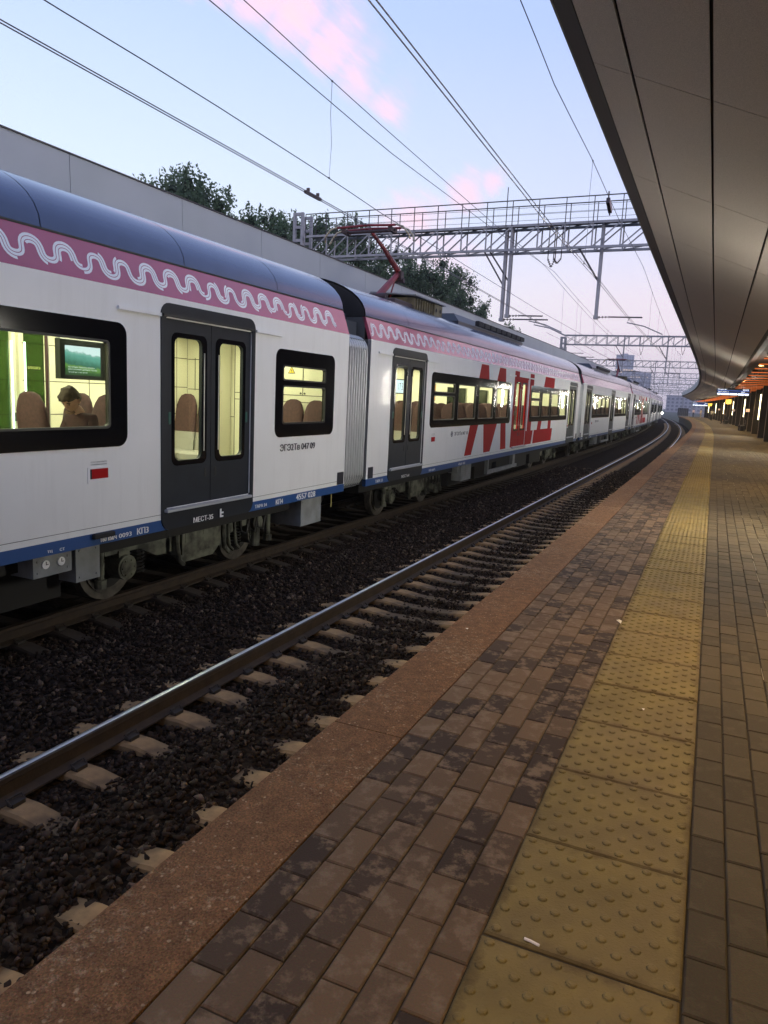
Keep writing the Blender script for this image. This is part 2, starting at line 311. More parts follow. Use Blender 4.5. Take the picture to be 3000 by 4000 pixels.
def stones():
    t = (1+5**.5)/2; ico_unused = np.array([(-1, t, 0), (1, t, 0), (-1, -t, 0), (1, -t, 0), (0, -1, t), (0, 1, t), (0, -1, -t), (0, 1, -t), (t, 0, -1), (t, 0, 1), (-t, 0, -1), (-t, 0, 1)])/1.9
    fc = np.array([(0, 11, 5), (0, 5, 1), (0, 1, 7), (0, 7, 10), (0, 10, 11), (1, 5, 9), (5, 11, 4), (11, 10, 2), (10, 7, 6), (7, 1, 8), (3, 9, 4), (3, 4, 2), (3, 2, 6), (3, 6, 8), (3, 8, 9), (4, 9, 5), (2, 4, 11), (6, 2, 10), (8, 6, 7), (9, 8, 1)])
    ss = []; oo = []
    for s0, s1, dens in ((1.6, 7, 760), (7, 13, 560), (13, 22, 340), (22, 34, 170)):
        n = int((s1-s0)*5.0*dens); ss.append(RNG.uniform(s0, s1, n)); oo.append(RNG.uniform(1.75, 6.75, n))
    s = np.concatenate(ss); o = np.concatenate(oo)
    ph = np.abs(((s-3.2)/.545+.5) % 1-.5)*.545        # distance along the track to the nearest sleeper centre
    onsl = ph < .112
    u = np.abs(o-O_N); uf = np.abs(o-O_F)
    bare = (o > 2.25) & (o < 2.62) | ((o > 3.76) & (o < 4.36) & (s < 8.5)) | ((o > 2.0) & (o < 4.45) & (s >= 8.5) & (RNG.random(len(s)) < np.clip(.93-.88*np.exp(-((o-3.0)/.55)**2), 0, 1))) | (uf < 1.20)
    rail = (np.abs(u-.795) < .10) | (np.abs(uf-.795) < .10)
    keep = ~(onsl & bare) & ~rail; s = s[keep]; o = o[keep]; n = len(s)
    z = zbal(s, o)+RNG.uniform(-.02, .012, n)
    p = Pn(s, 0, 0); th = np.interp(s, _S, _TH); p[:, 0] -= o*np.cos(th); p[:, 1] -= o*np.sin(th); p[:, 2] = z
    hulls = []                                   # angular crushed stones: hulls of a few random points
    for _ in range(36):
        bm = bmesh.new(); q_ = RNG.normal(size=(10, 3)); q_ /= np.linalg.norm(q_, axis=1, keepdims=True); q_ *= RNG.uniform(.8, 1.15, (10, 1))
        for c_ in q_: bm.verts.new(c_)
        bmesh.ops.convex_hull(bm, input=bm.verts); bmesh.ops.triangulate(bm, faces=bm.faces); loose = [v for v in bm.verts if not v.link_faces]; bmesh.ops.delete(bm, geom=loose, context='VERTS'); bm.verts.index_update()
        hulls.append((np.array([v.co[:] for v in bm.verts]), np.array([[v.index for v in f.verts] for f in bm.faces]))); bm.free()
    sz = np.clip(RNG.lognormal(math.log(.0235), .32, n), .011, .048)*np.where(s > 13, 1.2, 1.0); sc = np.stack([sz*RNG.uniform(.8, 1.35, n), sz*RNG.uniform(.7, 1.1, n), sz*RNG.uniform(.5, .85, n)], 1)
    q = RNG.normal(size=(n, 4)); q[:, 1:3] *= .45; q /= np.linalg.norm(q, axis=1, keepdims=True); w, x, y, zq = q.T
    R = np.stack([1-2*(y*y+zq*zq), 2*(x*y-zq*w), 2*(x*zq+y*w), 2*(x*y+zq*w), 1-2*(x*x+zq*zq), 2*(y*zq-x*w), 2*(x*zq-y*w), 2*(y*zq+x*w), 1-2*(x*x+y*y)], 1).reshape(n, 3, 3)
    kind = RNG.integers(0, len(hulls), n); VV = []; FF = []; off = 0
    for h, (hv, hf) in enumerate(hulls):
        ix = np.where(kind == h)[0]; v_ = np.einsum('nij,nkj->nki', R[ix], hv[None]*sc[ix][:, None, :])+p[ix][:, None, :]
        VV.append(v_.reshape(-1, 3)); FF.append((hf[None]+off+len(hv)*np.arange(len(ix))[:, None, None]).reshape(-1, 3)); off += len(hv)*len(ix)
    V = np.concatenate(VV); F = np.concatenate(FF)
    me = bpy.data.meshes.new('ballast_stones'); me.vertices.add(len(V)); me.vertices.foreach_set('co', V.reshape(-1).astype(np.float32))
    me.loops.add(len(F)*3); me.loops.foreach_set('vertex_index', F.reshape(-1).astype(np.int32)); me.polygons.add(len(F))
    me.polygons.foreach_set('loop_start', np.arange(0, len(F)*3, 3, dtype=np.int32)); me.update(calc_edges=True); return me
def stone_mat():
    m = bpy.data.materials.new('ballast_stone'); m.use_nodes = True; t = m.node_tree; b = t.nodes['Principled BSDF']; L = t.links.new; N = t.nodes.new
    g = N('ShaderNodeNewGeometry'); r = N('ShaderNodeValToRGB'); L(g.outputs['Random Per Island'], r.inputs[0]); e = r.color_ramp.elements
    e[0].color = (.014, .009, .006, 1); e[1].color = (.22, .155, .11, 1); e[1].position = 1.0
    for p_, c_ in ((.3, (.026, .018, .013)), (.55, (.038, .024, .018)), (.78, (.055, .040, .029)), (.92, (.078, .058, .043)), (.975, (.15, .11, .08))):
        x = e.new(p_); x.color = (*c_, 1)
    n = N('ShaderNodeTexNoise'); n.inputs['Scale'].default_value = 60; L(g.outputs['Position'], n.inputs['Vector'])
    mx = N('ShaderNodeMix'); mx.data_type = 'RGBA'; mx.blend_type = 'MULTIPLY'; mx.inputs[0].default_value = .5; L(r.outputs[0], mx.inputs[6]); L(n.outputs['Color'], mx.inputs[7]); L(mx.outputs[2], b.inputs['Base Color'])
    b.inputs['Roughness'].default_value = .9; b.inputs['Specular IOR Level'].default_value = .15; return m
tag(link('ballast_stones', stones(), stone_mat(), fix=False), 'loose dark ballast stones between the rails', kind='stuff')
# ================================================================== tracks
m_rust = mat('rail_rust', (.042, .028, .018), .8, col2=(.025, .017, .012), nscale=8, coords='World', bump=.2)
m_shine = mat('rail_running_steel', (.86, .86, .88), .36, 1.0, col2=(.76, .75, .75), nscale=3, coords='World')
m_dull = mat('rail_dull_steel', (.09, .07, .055), .6, 0.4, col2=(.05, .04, .03), nscale=5, coords='World')
m_conc = mat('sleeper_concrete', (.30, .192, .088), .85, col2=(.19, .12, .058), nscale=9, bump=.3, bscale=60)
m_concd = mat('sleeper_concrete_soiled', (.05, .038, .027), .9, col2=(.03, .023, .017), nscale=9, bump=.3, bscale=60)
def soiled_middle(m):
    t = m.node_tree; b = t.nodes['Principled BSDF']; L = t.links.new; N = t.nodes.new; src = b.inputs['Base Color'].links[0].from_socket
    tcn = N('ShaderNodeTexCoord'); sp = N('ShaderNodeSeparateXYZ'); L(tcn.outputs['Object'], sp.inputs[0]); ab = N('ShaderNodeMath'); ab.operation = 'ABSOLUTE'; L(sp.outputs[1], ab.inputs[0])
    n = N('ShaderNodeTexNoise'); n.inputs['Scale'].default_value = 7; L(tcn.outputs['Object'], n.inputs['Vector']); ad = N('ShaderNodeMath'); ad.operation = 'MULTIPLY_ADD'; L(n.outputs['Fac'], ad.inputs[0]); ad.inputs[1].default_value = .35; L(ab.outputs[0], ad.inputs[2])
    r = N('ShaderNodeMapRange'); r.inputs[1].default_value = .72; r.inputs[2].default_value = .48; r.inputs[4].default_value = .8; L(ad.outputs[0], r.inputs[0])
    mx = N('ShaderNodeMix'); mx.data_type = 'RGBA'; mx.inputs[7].default_value = (.035, .026, .018, 1); L(r.outputs[0], mx.inputs[0]); L(src, mx.inputs[6]); L(mx.outputs[2], b.inputs['Base Color'])
soiled_middle(m_conc)
m_iron = mat('fastening_iron', (.025, .02, .016), .75)
def rail_prof(o):
    h = [(-.0375, 0), (-.0375, -.035), (-.012, -.055), (-.010, -.14), (-.075, -.165), (-.075, -.18), (.075, -.18), (.075, -.165), (.010, -.14), (.012, -.055), (.0375, -.035), (.0375, 0)]
    return [(o+a, ZR+b-.004) for a, b in h]
SL = list(np.arange(-6, 60, .5))+list(np.arange(60, 361, 2.0))
def sleeper_mesh():
    mb = MB(); prof = [(-1.35, -.21), (-1.33, -.145), (-1.0, -.098), (-.55, -.098), (-.3, -.130), (.3, -.130), (.55, -.098), (1.0, -.098), (1.33, -.145), (1.35, -.21)]
    hw = .112; v = []; f = []
    for y, z in prof: v += [(-hw, y, z-.18), (-hw*.93, y, z-.02), (-hw*.78, y, z), (hw*.78, y, z), (hw*.93, y, z-.02), (hw, y, z-.18)]
    for i in range(len(prof)-1):
        for k in range(5): f.append((i*6+k, i*6+k+1, (i+1)*6+k+1, (i+1)*6+k))
    f.append(tuple(range(6))[::-1]); f.append(tuple((len(prof)-1)*6+k for k in range(6)))
    mb.add([(x, y, z+.10) for x, y, z in v], f); return mb
def clips_mesh():
    mb = MB(); y = 0; sgn = 1
    mb.box(-.05, .05, y-.03, y+.03, .0, .03); mb.tube([(-.055, y+sgn*.02, .02), (-.06, y-sgn*.02, .055), (0, y-sgn*.03, .05), (.06, y-sgn*.02, .055), (.055, y+sgn*.02, .02)], .009, 5)
    return mb
def make_track(oc, label, top_mat, n, dull, s_from):
    t = thing('railway_track', label, 'railway track', Matrix.Translation(P(0, oc, ZR)))
    for k in (-1, 1):
        o = oc+k*(.795 if k > 0 or oc > 5 else .822)
        r = MB().sweep(rail_prof(o), SL); build('rail', r, m_rust, t, True)
        build('running_surface', MB().sweep([(o-.0365, ZR-.018), (o-.034, ZR-.013), (o-.024, ZR-.0080), (o-.010, ZR-.0040), (o+.004, ZR-.0012), (o+.018, ZR), (o+.030, ZR-.0012), (o+.035, ZR-.004), (o+.0365, ZR-.010), (o+.036, ZR-.03), (o-.036, ZR-.03)], SL), top_mat, t, True, smooth=True)
    base = sleeper_mesh().mesh('sleeper'); base.materials.append(dull)
    clip = clips_mesh().mesh('rail_clip'); clip.materials.append(m_iron); base.validate()
    bm = bmesh.new(); bm.from_mesh(base); bmesh.ops.recalc_face_normals(bm, faces=bm.faces); bm.to_mesh(base); bm.free()
    for i in range(n):
        s = 3.2+.545*(i-s_from); M = frame(s, oc, ZR-.181)
        sl = bpy.data.objects.new('sleeper', base); COL.objects.link(sl); sl.parent = t; sl.matrix_world = M; sl.matrix_local = ROOTM[t.name].inverted() @ M
        if s < 24:
            for yy in (-.91, -.68, .68, .91):
                c = bpy.data.objects.new('rail_clip', clip); COL.objects.link(c); c.parent = sl; c.location = (0, yy, 0); c.rotation_euler = (0, 0, 0 if yy in (-.68, .91) else math.pi)
    return t
make_track(O_N, 'empty railway track with shiny rails beside the platform edge', m_shine, 280, m_conc, 8)
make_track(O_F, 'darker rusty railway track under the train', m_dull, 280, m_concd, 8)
# ================================================================== near platform
PS0, PS1 = -3.0, 172.0
m_mortar = mat('joint_sand', (.030, .024, .017), .95, col2=(.05, .04, .028), nscale=30, coords='World')
m_curb = mat('rusty_edge_concrete', (.165, .083, .030), .9, spec=.2, col2=(.11, .055, .021), nscale=14, bump=.5, bscale=90, coords='World', detail=8)
# pale worn patches on the edge slabs (their own marks)
def curb_wear(m):
    t = m.node_tree; b = t.nodes['Principled BSDF']; L = t.links.new; N = t.nodes.new
    src = b.inputs['Base Color'].links[0].from_socket; g = N('ShaderNodeNewGeometry')
    n = N('ShaderNodeTexNoise'); n.inputs['Scale'].default_value = 26; n.inputs['Detail'].default_value = 8; n.inputs['Roughness'].default_value = .7; L(g.outputs['Position'], n.inputs['Vector'])
    n2 = N('ShaderNodeTexNoise'); n2.inputs['Scale'].default_value = 1.3; n2.inputs['Detail'].default_value = 3; L(g.outputs['Position'], n2.inputs['Vector'])
    ml = N('ShaderNodeMath'); ml.operation = 'MULTIPLY_ADD'; L(n2.outputs['Fac'], ml.inputs[0]); ml.inputs[1].default_value = .55; L(n.outputs['Fac'], ml.inputs[2])
    r = N('ShaderNodeMapRange'); r.inputs[1].default_value = .84; r.inputs[2].default_value = .94; r.inputs[4].default_value = .6; L(ml.outputs[0], r.inputs[0])
    mx = N('ShaderNodeMix'); mx.data_type = 'RGBA'; mx.inputs[7].default_value = (.24, .175, .105, 1); L(r.outputs[0], mx.inputs[0]); L(src, mx.inputs[6])
    n3 = N('ShaderNodeTexNoise'); n3.inputs['Scale'].default_value = 220; n3.inputs['Detail'].default_value = 2; L(g.outputs['Position'], n3.inputs['Vector'])
    m2 = N('ShaderNodeMix'); m2.data_type = 'RGBA'; m2.blend_type = 'OVERLAY'; m2.inputs[0].default_value = .55; L(mx.outputs[2], m2.inputs[6]); L(n3.outputs['Color'], m2.inputs[7]); 
    hs = N('ShaderNodeHueSaturation'); hs.inputs['Saturation'].default_value = .9; L(m2.outputs[2], hs.inputs['Color'])
    vo = N('ShaderNodeTexVoronoi'); vo.inputs['Scale'].default_value = 75; L(g.outputs['Position'], vo.inputs['Vector']); sc = N('ShaderNodeSeparateColor'); L(vo.outputs['Color'], sc.inputs[0])
    q = N('ShaderNodeMapRange'); q.inputs[1].default_value = .945; q.inputs[2].default_value = .965; L(sc.outputs[0], q.inputs[0]); dd = N('ShaderNodeMapRange'); dd.inputs[1].default_value = .55; dd.inputs[2].default_value = .30; L(vo.outputs['Distance'], dd.inputs[0])
    qq = N('ShaderNodeMath'); qq.operation = 'MULTIPLY'; L(q.outputs[0], qq.inputs[0]); L(dd.outputs[0], qq.inputs[1]); q3 = N('ShaderNodeMath'); q3.operation = 'MULTIPLY'; q3.inputs[1].default_value = .8; L(qq.outputs[0], q3.inputs[0])
    m4 = N('ShaderNodeMix'); m4.data_type = 'RGBA'; m4.inputs[7].default_value = (.30, .23, .15, 1); L(q3.outputs[0], m4.inputs[0]); L(hs.outputs[0], m4.inputs[6])
    va = N('ShaderNodeTexVoronoi'); va.inputs['Scale'].default_value = 170; L(g.outputs['Position'], va.inputs['Vector']); s2 = N('ShaderNodeSeparateColor'); L(va.outputs['Color'], s2.inputs[0]); mr = N('ShaderNodeMapRange'); mr.inputs[3].default_value = .66; mr.inputs[4].default_value = 1.34; L(s2.outputs[1], mr.inputs[0])
    vs = N('ShaderNodeVectorMath'); vs.operation = 'SCALE'; L(m4.outputs[2], vs.inputs[0]); L(mr.outputs[0], vs.inputs[3]); L(vs.outputs[0], b.inputs['Base Color'])
curb_wear(m_curb)
plat = thing('platform', 'brick paved station platform with tactile strip', None, Matrix.Translation(P(0, 0, 0)), kind='structure')
O_C, O_D, O_E, O_T = 1.522, 1.166, .466, -.090
SP = list(np.arange(PS0, 60, 1.0))+list(np.arange(60, PS1+.1, 2.0))
m_slab = mat('platform_concrete', (.045, .036, .024), .95, col2=(.028, .022, .015), nscale=2, coords='World')
build('slab', MB().sweep([(O_C-.05, -.13), (O_C-.05, -.30), (O_C-.25, -.32), (O_C-.25, -1.9), (-9.0, -1.9), (-9.0, -.010), (O_D+.002, -.010), (O_D+.002, -.13)], SP), m_slab, plat, True)
k = 0
for i in range(int((PS1-PS0)/2.99)):
    a = PS0+i*2.99; sl = MB().sweep([(O_C, -.001), (O_C, -.125), (O_D+.003, -.125), (O_D+.003, -.001)], list(np.linspace(a+.004, a+2.986, 7)))
    build('edge_slab', sl, m_curb, plat, True)
m_br1 = brick_mat('clay_paver', (.043, .031, .024), (.128, .088, .054), (.175, .13, .088), 1)
m_br2 = brick_mat('grey_paver', (.056, .046, .029), (.080, .066, .040), (.105, .088, .06), 2, .3)
m_tile = mat('yellow_tactile', (.195, .155, .060), .8, spec=.2, col2=(.145, .115, .048), nscale=5, bump=.35, bscale=140, coords='World', detail=7, island=.06)
def tile_grime(m):
    t = m.node_tree; b = t.nodes['Principled BSDF']; L = t.links.new; N = t.nodes.new; src = b.inputs['Base Color'].links[0].from_socket
    tcn = N('ShaderNodeTexCoord'); sp = N('ShaderNodeSeparateXYZ'); L(tcn.outputs['Object'], sp.inputs[0]); g = N('ShaderNodeNewGeometry')
    def m_(op, a, b_=None):
        n = N('ShaderNodeMath'); n.operation = op
        for i, x in enumerate((a, b_)):
            if x is None: continue
            if isinstance(x, (int, float)): n.inputs[i].default_value = x
            else: L(x, n.inputs[i])
        return n.outputs[0]
    e = m_('MAXIMUM', m_('ABSOLUTE', sp.outputs[0]), m_('ABSOLUTE', sp.outputs[1]))
    n = N('ShaderNodeTexNoise'); n.inputs['Scale'].default_value = 8; n.inputs['Detail'].default_value = 7; n.inputs['Roughness'].default_value = .7; L(g.outputs['Position'], n.inputs['Vector'])
    r = N('ShaderNodeMapRange'); r.inputs[1].default_value = .243; r.inputs[2].default_value = .292; r.inputs[4].default_value = .85; L(m_('ADD', e, m_('MULTIPLY', m_('SUBTRACT', n.outputs['Fac'], .5), .16)), r.inputs[0])
    mx = N('ShaderNodeMix'); mx.data_type = 'RGBA'; mx.inputs[7].default_value = (.060, .043, .018, 1); L(r.outputs[0], mx.inputs[0]); L(src, mx.inputs[6])
    n2 = N('ShaderNodeTexNoise'); n2.inputs['Scale'].default_value = 2.2; n2.inputs['Detail'].default_value = 5; L(g.outputs['Position'], n2.inputs['Vector'])
    r2 = N('ShaderNodeMapRange'); r2.inputs[1].default_value = .45; r2.inputs[2].default_value = .70; r2.inputs[4].default_value = .55; L(n2.outputs['Fac'], r2.inputs[0])
    m2 = N('ShaderNodeMix'); m2.data_type = 'RGBA'; m2.inputs[7].default_value = (.165, .130, .072, 1); L(r2.outputs[0], m2.inputs[0]); L(mx.outputs[2], m2.inputs[6]); L(m2.outputs[2], b.inputs['Base Color'])
tile_grime(m_tile)
def one_brick(name, l, w):
    me = MB().cbox(-l/2, l/2, -w/2, w/2, -.05, 0, .005).mesh(name); return me
BR_L, BR_W = .2245, .1166
def paving(name, rows, o_top, m, s_first, s_last, half, n_single):
    me = one_brick(name, BR_L-.005, BR_W-.005); me.materials.append(m); cells = []
    for s_i in range(int((s_last-s_first)/BR_L)):
        for r in range(rows):
            cells.append((s_first+s_i*BR_L+(BR_L/2 if (r+half) % 2 else 0), o_top-BR_W*(r+.5)))
    # the ones that show largest: in front of the camera and near
    def size(c):
        return -c[0] if c[0] > 1.15 and not (c[1] < -1.0 and c[0] < 3.0) else -1e3
    cells.sort(key=size, reverse=True); single = set(cells[:n_single]); rest = MB()
    bv = np.array([v.co[:] for v in me.vertices]); bf = [tuple(p.vertices) for p in me.polygons]
    for c in cells:
        z = random.uniform(-.0022, .0012); tz = random.uniform(-.012, .012); ty = random.uniform(-.008, .008)
        M = frame(c[0]+random.uniform(-.0015, .0015), c[1], z) @ Matrix.Rotation(tz, 4, 'Z') @ Matrix.Rotation(ty, 4, 'Y')
        if c in single:
            b = bpy.data.objects.new(name, me); COL.objects.link(b); b.parent = plat; b.matrix_local = ROOTM[plat.name].inverted() @ M
        else:
            A = np.array(M); rest.add((bv @ A[:3, :3].T+A[:3, 3]).tolist(), bf)
    return tag(build(name+'_paving', rest, m, plat, True, fix=False), kind='stuff')
paving('brick', 6, O_D, m_br1, .9, 42, 0, 300)
paving('paver', 30, O_T-.001, m_br2, 1.0, 42, 1, 300)
# beyond the reach of single pavers: the same paving, too far to tell the pieces apart
def far_paving(o0, o1, m, nm):
    return build(nm, MB().sweep([(o0, -.004), (o1, -.004), (o1, -.05), (o0, -.05)], list(np.arange(41.9, PS1+.1, 2.6))), m, plat, True)
far_paving(O_D, O_E, m_br1, 'distant_brick_paving'); far_paving(O_T, -3.6, m_br2, 'distant_paving')
# tactile tiles
def tile_mesh():
    mb = MB(); l = .5585; w = O_E-O_T
    mb.cbox(-l/2+.007, l/2-.007, -w/2+.002, w/2-.002, -.05, .002, .006)
    n = 11
    for i in range(n):
        for j in range(n):
            if (i+j) % 2: continue
            x = -l/2+.033+i*(l-.066)/(n-1); y = -w/2+.033+j*(w-.066)/(n-1); r = .0165; v = []
            for rr, z in ((r, .0), (r*.86, .0056), (r*.55, .0076)): v += [(x+rr*math.cos(a*.7854), y+rr*math.sin(a*.7854), .002+z-.0005) for a in range(8)]
            f = [(a+8*b, (a+1) % 8+8*b, (a+1) % 8+8*b+8, a+8*b+8) for b in range(2) for a in range(8)]+[tuple(16+a for a in range(8))]
            mb.add(v, f)
    return mb
tm = tile_mesh().mesh('tactile_tile'); tm.materials.append(m_tile)
tm_far = MB().cbox(-.2753, .2753, -.274, .274, -.05, .002, .006).mesh('tactile_tile'); tm_far.materials.append(m_tile)
for i in range(300):
    s = 1.66+.5585*(i-2); 
    if s > PS1-.3: break
    t_ = bpy.data.objects.new('tactile_tile', tm if s < 30 else tm_far); COL.objects.link(t_); t_.parent = plat
    M = frame(s, (O_E+O_T)/2, random.uniform(-.002, .002)) @ Matrix.Rotation(random.uniform(-.008, .008), 4, 'Z') @ Matrix.Rotation(random.uniform(-.011, .011), 4, 'Y')
    t_.matrix_local = ROOTM[plat.name].inverted() @ M
js = MB()                                        # pale sand bloom left along some joints
for r_ in (3, 4, 5, 6, 7, 9, 11):
    s_ = random.uniform(1.5, 3)
    while s_ < 30:
        l_ = random.uniform(.06, .55); w_ = random.uniform(.002, .0055)
        if random.random() < .5:
            o_ = O_T-.001-BR_W*r_; q0 = [P(s_, o_-w_, .0026), P(s_, o_+w_*.3, .0026), P(s_+l_, o_+w_*.6, .0026), P(s_+l_, o_-w_*.2, .0026)]
            js.add([tuple(v) for v in q0], [(0, 1, 2, 3)])
        s_ += l_+random.uniform(.05, .8)
tag(build('joint_sand', js, mat('pale_joint_sand', (.28, .25, .18), .9), plat, True), kind='stuff')
# small litter lying on the platform
m_white = mat('white_paper', (.75, .73, .68), .7)
def litter(name, label, cat, s, o, mb): 
    M = frame(s, o, .004); return tag(link(name, mb.mesh(name), m_white), label, cat), M
cb = MB().tube([(0.004, .022, .006), (.001, .002, .007), (-.004, -.024, .006)], .0042, 7)
o_, M_ = litter('cigarette_butt', 'white cigarette butt lying on the yellow tactile tiles', 'cigarette butt', 1.955, .322, cb); o_.matrix_world = M_
pp = MB().add([(-.02, -.015, 0), (.02, -.018, .012), (.024, .012, .004), (-.006, .02, .018), (0, 0, .024)], [(0, 1, 4), (1, 2, 4), (2, 3, 4), (3, 0, 4), (0, 3, 2, 1)])
o_, M_ = litter('paper_scrap', 'crumpled white paper scrap at the edge of the tactile strip', 'paper scrap', 5.45, .470, pp); o_.matrix_world = M_
def rnd_scrap(): return MB().add([(-.01, -.007, 0), (.009, -.009, .003), (.011, .006, .001), (-.004, .009, .005)], [(0, 1, 2), (0, 2, 3)])
for lb, s, o in (('tiny white scrap on the rusty platform edge', 4.7, 1.40), ('tiny pale scrap in the middle of a yellow tile', 3.9, .174)):
    o_, M_ = litter('paper_scrap', lb, 'paper scrap', s, o, rnd_scrap()); o_.matrix_world = M_
# ================================================================== train
m_wpaint = mat('white_paint', (.83, .83, .82), .38, col2=(.79, .79, .775), nscale=1.2, coat=.12, bump=.02, bscale=3)
def streaked(m):
    t = m.node_tree; b = t.nodes['Principled BSDF']; L = t.links.new; N = t.nodes.new; src = b.inputs['Base Color'].links[0].from_socket
    tcn = N('ShaderNodeTexCoord'); mp_ = N('ShaderNodeMapping'); mp_.inputs['Scale'].default_value = (9, 9, .7); L(tcn.outputs['Object'], mp_.inputs[0]); n = N('ShaderNodeTexNoise'); n.inputs['Scale'].default_value = 1.0; n.inputs['Detail'].default_value = 7; n.inputs['Roughness'].default_value = .65; L(mp_.outputs[0], n.inputs['Vector'])
    r = N('ShaderNodeMapRange'); r.inputs[1].default_value = .50; r.inputs[2].default_value = .78; r.inputs[4].default_value = .16; L(n.outputs['Fac'], r.inputs[0])
    mx = N('ShaderNodeMix'); mx.data_type = 'RGBA'; mx.inputs[7].default_value = (.46, .45, .42, 1); L(r.outputs[0], mx.inputs[0]); L(src, mx.inputs[6]); L(mx.outputs[2], b.inputs['Base Color'])
streaked(m_wpaint)
m_pink = mat('pink_stripe', (.40, .075, .13), .14, col2=(.35, .065, .11), nscale=2, spec=.5, coat=.5)
m_blue = mat('blue_skirt', (.020, .075, .235), .35, coat=.2)
m_roofp = mat('roof_paint', (.030, .050, .125), .18, 0, col2=(.025, .043, .11), nscale=3, spec=.6, coat=.3, bump=.015, bscale=2)
m_black = mat('black_frame', (.006, .006, .007), .10, spec=.28)
m_rubber = mat('black_rubber', (.008, .008, .008), .55)
m_door = mat('dark_grey_door', (.020, .024, .031), .45, spec=.22, col2=(.017, .020, .026), nscale=4)
m_red = mat('red_livery', (.38, .008, .009), .6, spec=.08)
m_step = mat('grey_step', (.42, .43, .46), .45, .3)
m_wtxt = mat('white_lettering', (.80, .80, .80), .5); m_ktxt = mat('black_lettering', (.012, .012, .02), .5)
m_glass = glass_mat('window_glass')
m_under = mat('underframe_black', (.012, .012, .012), .8); m_bog = mat('bogie_grey_green', (.15, .16, .125), .8, col2=(.035, .036, .03), nscale=5, lo=.40, hi=.62)
m_wheel = mat('wheel_steel', (.13, .12, .10), .6, .3, col2=(.05, .045, .04), nscale=6); m_boxg = mat('box_grey', (.25, .27, .28), .65, col2=(.18, .19, .19), nscale=5)
m_rib = mat('bellows_grey', (.50, .52, .53), .35, .3); m_ribd = mat('bellows_fold', (.09, .095, .10), .6)
m_cream = mat('cabin_panel', (.78, .745, .57), .5); m_seat = mat('maroon_seat', (.075, .033, .034), .85, col2=(.052, .024, .025), nscale=25); m_seatg = mat('grey_seat', (.35, .34, .31), .8)
m_line = mat('panel_gap', (.08, .075, .06), .8); m_cfloor = mat('cabin_floor', (.16, .15, .13), .7)
m_clight = emis('ceiling_light', (1.0, .93, .66), 9.0*CABIN); m_green = emis('green_led', (.25, 1.0, .35), 9.0); m_gwhite = emis('white_green_led', (.72, 1.0, .72), 5.0)
m_dglass = glass_mat('tinted_glass', (.30, .36, .30)); m_metal = mat('brushed_metal', (.55, .55, .55), .3, .9); m_scrb = mat('screen_bezel', (.012, .014, .012), .4)
YS = -1.74; ZB, ZS0, ZS1 = -.13, 2.565, 2.96; LEN = 22.65; HL = LEN/2
def carriage_frame(mid):
    a = P(mid-7.5, O_F, 0); b = P(mid+7.5, O_F, 0); d = (b-a).normalized(); c = (a+b)/2
    return Matrix(((d.x, -d.y, 0, c.x), (d.y, d.x, 0, c.y), (0, 0, 1, 0), (0, 0, 0, 1)))
def body_shell(mb, holes, x0=-HL, x1=HL):
    """side wall with real openings; holes (x0,x1,z0,z1)"""
    z0, z1 = .0, ZS0
    xs = x0
    for h in sorted(holes):
        mb.box(xs, h[0], YS, YS+.07, z0, z1); 
        if h[2] > z0: mb.box(h[0], h[1], YS, YS+.07, z0, h[2])
        mb.box(h[0], h[1], YS, YS+.07, h[3], z1); xs = h[1]
    mb.box(xs, x1, YS, YS+.07, z0, z1); return mb
def roof_pt(a, off=0.0): return ((1.602+off)*-math.cos(a), 2.975+(.748+off)*math.sin(a))
def roof_panels(t, x0, x1, n):
    w = (x1-x0)/n
    for i in range(n):
        mb = MB(); v = []; K = 20
        for x in (x0+i*w+.006, x0+(i+1)*w-.006):
            for k in range(K+1): y, z = roof_pt(math.pi*k/K); v.append((x, y, z))
        f = [(k, k+1, K+1+k+1, K+1+k) for k in range(K)]; mb.add(v, f)
        build('roof_panel', mb, m_roofp, t, smooth=True, fix=False)
    mb = MB(); v = []; K = 16       # dark shell under the panels and the gutter line
    for x in (x0-.0, x1+.0):
        for k in range(K+1): y, z = roof_pt(math.pi*k/K, -.02); v.append((x, y, z-.01))
    mb.add(v, [(k, k+1, K+1+k+1, K+1+k) for k in range(K)]+[tuple(range(K+1)), tuple(range(K+1, 2*K+2))])
    mb.box(x0, x1, YS+.134, YS+.19, ZS1, ZS1+.022); build('gutter', mb, m_rubber, t)
